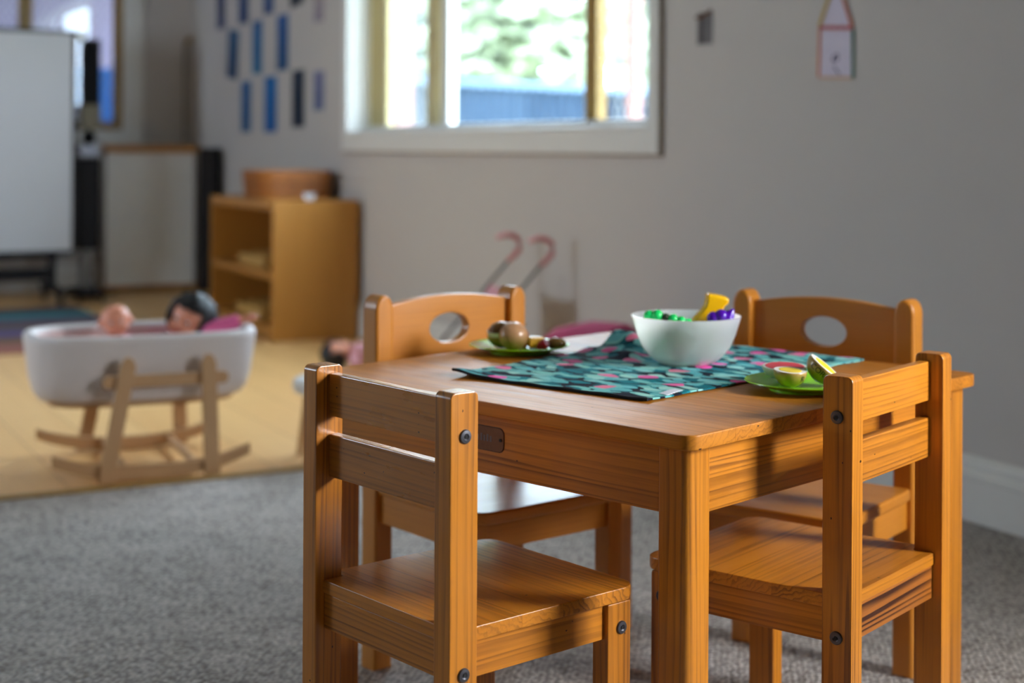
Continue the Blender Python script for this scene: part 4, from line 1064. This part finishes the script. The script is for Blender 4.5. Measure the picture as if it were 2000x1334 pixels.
# ---- mobile whiteboard in front of the far wall
wb = thing('mobile_whiteboard', 'large white board on a dark rolling stand at the far left', 'whiteboard', M4=RWT(T_FAR - 0.75, 0.0))
b0, b1 = 0.905, 2.35
box('panel', -0.010, 0.010, b0 + 0.012, b1 - 0.012, 0.30, 1.56, M['board_white'], wb)
for y0_, y1_, z0, z1 in ((b0 - 0.012, b0 + 0.012, 0.285, 1.575), (b1 - 0.012, b1 + 0.012, 0.285, 1.575), (b0 + 0.012, b1 - 0.012, 1.56, 1.58), (b0 + 0.012, b1 - 0.012, 0.27, 0.30)):
    box('frame_bar', -0.014, 0.014, y0_, y1_, z0, z1, M['charcoal'], wb, bev=0.003)
box('pen_tray', -0.075, -0.014, b0 + 0.1, b1 - 0.1, 0.262, 0.272, M['charcoal'], wb)
for y_ in (1.02, 2.24):
    box('stand_post', 0.016, 0.05, y_ - 0.02, y_ + 0.02, 0.10, 1.2, M['charcoal'], wb, bev=0.003)
    box('foot', -0.25, 0.28, y_ - 0.025, y_ + 0.025, 0.065, 0.10, M['charcoal'], wb, bev=0.004)
    for x in (-0.22, 0.25):
        lathe('castor', [(0, -0.014), (0.026, -0.014), (0.032, -0.009), (0.032, 0.009), (0.026, 0.014), (0, 0.014)], M['black'], wb, n=20, M4=Matrix.Translation((x, y_, 0.033)) @ Matrix.Rotation(PI / 2, 4, 'X'))
box('cross_bar', 0.018, 0.048, 1.02, 2.24, 0.13, 0.20, M['charcoal'], wb)
ball('corner_knob', (-0.012, b0 - 0.035, 1.55), 0.028, plain('cream_knob', (222, 218, 190), rough=0.4), wb, sub=2)
tube('knob_arm', [(0, b0 - 0.010, 1.55), (-0.008, b0 - 0.03, 1.55)], 0.008, M['steel'], wb)
# ---- speaker on a stand beside it
sp_ = thing('speaker_stand', 'tall black loudspeaker on a dark stand between whiteboard and easel', 'speaker', M4=RWT(T_FAR - 0.68, 0.80))
box('speaker_box', -0.05, 0.05, -0.052, 0.048, 1.15, 1.535, M['black'], sp_, bev=0.008)
box('amplifier_box', -0.055, 0.055, -0.055, 0.065, 1.0, 1.148, M['beige_pl'], sp_, bev=0.006)
ball('swivel_knob', (0, 0.005, 0.955), 0.042, M['black'], sp_, sub=3)
tube('neck', [(0, 0.005, 0.99), (0, 0.005, 1.01)], 0.02, M['black'], sp_)
box('clamp', -0.03, 0.03, -0.05, 0.07, 0.84, 0.915, plain('pale_steel', (136, 134, 142), rough=0.4, metal=0.4), sp_, bev=0.006)
box('column', -0.045, 0.045, -0.055, 0.075, 0.30, 0.838, M['charcoal'], sp_, bev=0.006)
box('lower_column', -0.03, 0.03, -0.02, 0.05, 0.07, 0.298, M['steel'], sp_, bev=0.004)
box('base', -0.16, 0.16, -0.07, 0.10, 0.03, 0.068, M['charcoal'], sp_, bev=0.008)
for x in (-0.13, 0.13):
    for y_ in (-0.05, 0.08): ball('castor', (x, y_, 0.016), 0.0155, M['black'], sp_, sub=2)
# ---- easel near the corner
ez = thing('board_easel', 'low white board easel with a wooden top ledge near the room corner', 'easel', M4=RWT(T_FAR - 0.35, 0.07))
box('white_panel', -0.008, 0.008, 0.008, 0.562, 0.045, 0.870, plain('easel_white', (240, 236, 232), rough=0.5), ez, bev=0.002)
for y0_, y1_ in ((-0.002, 0.008), (0.562, 0.572)): box('side_rail', -0.012, 0.012, y0_, y1_, 0.02, 0.870, M['steel'], ez)
box('top_ledge', -0.035, 0.03, -0.005, 0.575, 0.870, 0.915, M['shelf_wood'], ez, bev=0.003, grain='y')
box('bottom_rail', -0.02, 0.02, -0.002, 0.572, 0.02, 0.044, M['shelf_wood'], ez, bev=0.002, grain='y')
for y_ in (0.05, 0.52):
    tube('rear_leg', [(0.02, y_, 0.87), (0.25, y_, 0.008)], 0.012, M['shelf_wood'], ez, grain='z')
    box('front_foot', -0.018, 0.018, y_ - 0.02, y_ + 0.02, 0.0, 0.021, M['charcoal'], ez)
# ---- two dark upright slabs filling the dark strip by the corner
fb = thing('dark_upright', 'dark charcoal upright strip between easel and low shelf', 'board', M4=RWT(6.53, 0.0))
box('board', -0.20, 0.16, 0.030, 0.044, 0.012, 0.90, M['charcoal'], fb, bev=0.003); box('board', -0.20, 0.16, 0.050, 0.064, 0.012, 0.90, M['charcoal'], fb, bev=0.003)
box('slab_spacer', -0.05, 0.01, 0.044, 0.050, 0.86, 0.90, M['steel'], fb)
for x in (-0.17, 0.13): box('foot', x - 0.015, x + 0.015, 0.028, 0.066, 0.0, 0.012, M['black'], fb)
# ---- cable and bracket at the corner
cb_ = thing('wall_cable', 'thin grey cable hanging from a brass hook at the room corner', 'cable', M4=RWT(T_FAR, 0.045))
tube('cable', [(-0.006, 0, 0.94), (-0.006, 0, 1.585)], 0.006, plain('dark_cable', (70, 66, 62), rough=0.6), cb_)
tube('hook', [(-0.004, -0.02, 1.60), (-0.04, -0.02, 1.60), (-0.06, -0.02, 1.612)], [0.020, 0.018, 0.012], M['bronze'], cb_, n=10)
# ---- striped rug on the timber floor
def rug_mat():
    m, nt, b = new_mat('striped_rug')
    tc = nt.nodes.new('ShaderNodeTexCoord'); sp = nt.nodes.new('ShaderNodeSeparateXYZ'); nt.links.new(tc.outputs['Object'], sp.inputs[0])
    rp_ = nt.nodes.new('ShaderNodeValToRGB'); rp_.color_ramp.interpolation = 'CONSTANT'
    nt.links.new(fmath(nt, 'MULTIPLY', sp.outputs['X'], 1 / 1.9), rp_.inputs[0])
    cols = [(0.0, (150, 92, 80)), (0.16, (112, 84, 60)), (0.30, (86, 72, 134)), (0.42, (96, 84, 78)), (0.56, (92, 70, 100)), (0.68, (40, 128, 138)), (0.82, (58, 54, 76)), (0.92, (110, 84, 66))]
    while len(rp_.color_ramp.elements) < len(cols): rp_.color_ramp.elements.new(1.0)
    for e, (p, c) in zip(rp_.color_ramp.elements, cols): e.position = p; e.color = lin(c)
    nz = noise(nt, tc.outputs['Object'], 200, 2)
    nt.links.new(mixc(nt, fmath(nt, 'MULTIPLY', nz, 0.3), rp_.outputs[0], lin((60, 54, 56))), b.inputs['Base Color']); b.inputs['Roughness'].default_value = 0.95
    return m
rug = prism('striped_rug', rounded(0, 1.9, 0, 2.6, (0.02,) * 4, 3), 0.0, 0.008, rug_mat(), bev=0.002, seg=1)
rug.matrix_world = RWT(4.2, 0.95, -0.001); tag(rug, 'striped rug in muted teal, purple and rust on the timber floor', 'rug')

# ================================================================== ON THE WALLS
def poster_mat(i, top, bot, dark):
    m, nt, b = new_mat('blue_print_%d' % i)
    tc = nt.nodes.new('ShaderNodeTexCoord'); sp = nt.nodes.new('ShaderNodeSeparateXYZ'); nt.links.new(tc.outputs['Object'], sp.inputs[0])
    nz = noise(nt, tc.outputs['Object'], 14, 3)
    f = fmath(nt, 'ADD', fmath(nt, 'MULTIPLY_ADD', sp.outputs['Z'], 3.0, 0.5), fmath(nt, 'MULTIPLY_ADD', nz, 0.8, -0.4), clamp=True)
    if i < 10: bot = (int(bot[0] * 0.6), bot[1], bot[2]); top = (int(top[0] * 0.6), top[1], top[2])
    c = mixc(nt, f, lin(bot), lin(top))
    v = nt.nodes.new('ShaderNodeTexVoronoi'); v.inputs['Scale'].default_value = 16; nt.links.new(tc.outputs['Object'], v.inputs['Vector'])
    c = mixc(nt, fmath(nt, 'LESS_THAN', v.outputs['Distance'], dark), c, lin((14, 20, 40)))
    nt.links.new(c, b.inputs['Base Color']); b.inputs['Roughness'].default_value = 0.7
    return m
posters = [  # t_left(far), t_right(near), z0, z1, top colour, bottom colour, dark share, tilt, label
 (6.52, 6.36, 1.633, 1.93, (60, 58, 104), (50, 50, 96), 0.10, 0, 'dark indigo print at the far end of the top poster row'),
 (6.08, 5.90, 1.634, 1.93, (52, 72, 122), (44, 58, 110), 0.10, 0, 'slate blue print, second from the corner in the top poster row'),
 (5.615, 5.453, 1.656, 1.95, (40, 92, 150), (40, 60, 120), 0.10, 0, 'mid blue print, third from the corner in the top poster row'),
 (5.18, 4.97, 1.664, 1.96, (40, 52, 84), (20, 26, 46), 0.2, 0.10, 'dark navy print nearest the window in the top poster row'),
 (6.30, 6.09, 1.318, 1.61, (56, 92, 132), (30, 52, 92), 0.16, -0.12, 'tilted blue print with a dark edge, first in the middle poster row'),
 (5.816, 5.644, 1.327, 1.632, (44, 92, 152), (24, 110, 156), 0.08, 0, 'blue print in the centre of the middle poster row'),
 (5.385, 5.200, 1.328, 1.634, (66, 92, 160), (20, 74, 120), 0.18, 0, 'violet and teal blue print at the window end of the middle poster row'),
 (6.02, 5.846, 0.994, 1.292, (14, 92, 152), (14, 84, 132), 0.05, 0, 'deep blue print, first in the bottom poster row'),
 (5.595, 5.385, 0.990, 1.302, (0, 108, 178), (0, 88, 160), 0.04, 0, 'brightest blue print in the middle of the bottom poster row'),
 (5.13, 4.94, 1.014, 1.319, (24, 40, 66), (20, 32, 56), 0.30, 0, 'nearly black blue print at the window end of the bottom poster row'),
 (4.80, 4.66, 1.552, 1.70, (190, 170, 150), (110, 112, 158), 0.12, 0, 'small pale print beside the window, upper of two'),
 (4.80, 4.65, 1.097, 1.299, (130, 128, 168), (90, 106, 140), 0.16, 0, 'small mauve print beside the window, lower of two')]
for i, (ta, tb, z0, z1, c1, c2, dk, tilt, lab) in enumerate(posters):
    w_, h_ = (ta - tb) / 2, (z1 - z0) / 2
    o = box('wall_print', -w_, w_, 0.0, 0.002, -h_, h_, poster_mat(i, c1, c2, dk))
    o.matrix_world = RWT((ta + tb) / 2, 0.0005, (z0 + z1) / 2) @ Matrix.Rotation(tilt, 4, 'Y')
    tag(o, lab, 'poster', 'blue prints on the right wall' if i < 10 else 'small prints beside the window')
# small dark photograph between window and house
ph = thing('small_photo', 'tiny dark photograph with a brown branch to the right of the window', 'photo', M4=RWT(1.304, 0.0005, 1.283))
box('photo_print', -0.040, 0.040, 0.0, 0.002, -0.050, 0.050, plain('grey_photo', (110, 106, 108), rough=0.6, noise=0.3, nscale=50), ph)
box('dark_band', 0.008, 0.024, 0.002, 0.0028, -0.048, 0.030, plain('dark_photo_band', (62, 54, 54), rough=0.6), ph)
tube('branch', [(0.044, 0.006, 0.036), (0.01, 0.006, 0.036), (-0.020, 0.006, 0.046), (-0.040, 0.006, 0.052)], [0.004, 0.006, 0.006, 0.004], plain('brown_twig', (112, 78, 48), rough=0.8), ph)
# stick house craft
hs = thing('stick_house', 'paper house edged with coloured craft sticks on the right wall', 'wall craft', M4=RWT(0.678, 0.0005, 1.10))
# local x runs along the wall away from the camera, so the left edge in the picture is +x
prism('paper', [(-0.066, 0.004), (0.070, 0.010), (0.068, 0.142), (0.0, 0.268), (-0.064, 0.134)], 0.0, 0.001, M['paper'], hs, axis='y')
def stick(p, q, col, nm, w=0.0085):
    v = Vector((q[0] - p[0], 0, q[1] - p[1])); L = v.length; an = math.atan2(v.z, v.x)
    o = prism('craft_stick', rounded(-L / 2 - 0.004, L / 2 + 0.004, -w / 2, w / 2, (w * 0.45,) * 4, 4), 0.0, 0.002, plain(nm, col, rough=0.6), hs, axis='y', bev=0.0005, seg=1)
    o.matrix_local = Matrix.Translation(((p[0] + q[0]) / 2, 0.0012 + stick.k * 0.0004, (p[1] + q[1]) / 2)) @ Matrix.Rotation(-an, 4, 'Y'); stick.k += 1
    return o
stick.k = 0
stick((0.075, 0.010), (0.070, 0.146), (206, 124, 84), 'orange_stick', 0.0105)
stick((-0.070, 0.002), (-0.068, 0.130), (12, 104, 66), 'green_stick', 0.0105)
stick((0.062, 0.006), (-0.062, 0.000), (206, 168, 138), 'tan_stick')
stick((0.068, 0.146), (-0.066, 0.136), (178, 70, 66), 'red_stick', 0.0105)
stick((0.070, 0.154), (0.002, 0.275), (196, 162, 30), 'yellow_stick', 0.0105)
stick((-0.066, 0.142), (-0.004, 0.275), (194, 100, 52), 'rust_stick', 0.0105)
tube('pencil_figure', [(0.010, 0.0016, 0.036), (-0.004, 0.0016, 0.020), (-0.016, 0.0016, 0.012)], 0.0022, M['ink'], hs, n=5)
tube('pencil_figure', [(0.020, 0.0016, 0.052), (0.010, 0.0016, 0.066), (-0.006, 0.0016, 0.068), (-0.010, 0.0016, 0.058), (0.004, 0.0016, 0.050), (0.018, 0.0016, 0.054)], 0.0024, M['ink'], hs, n=5)
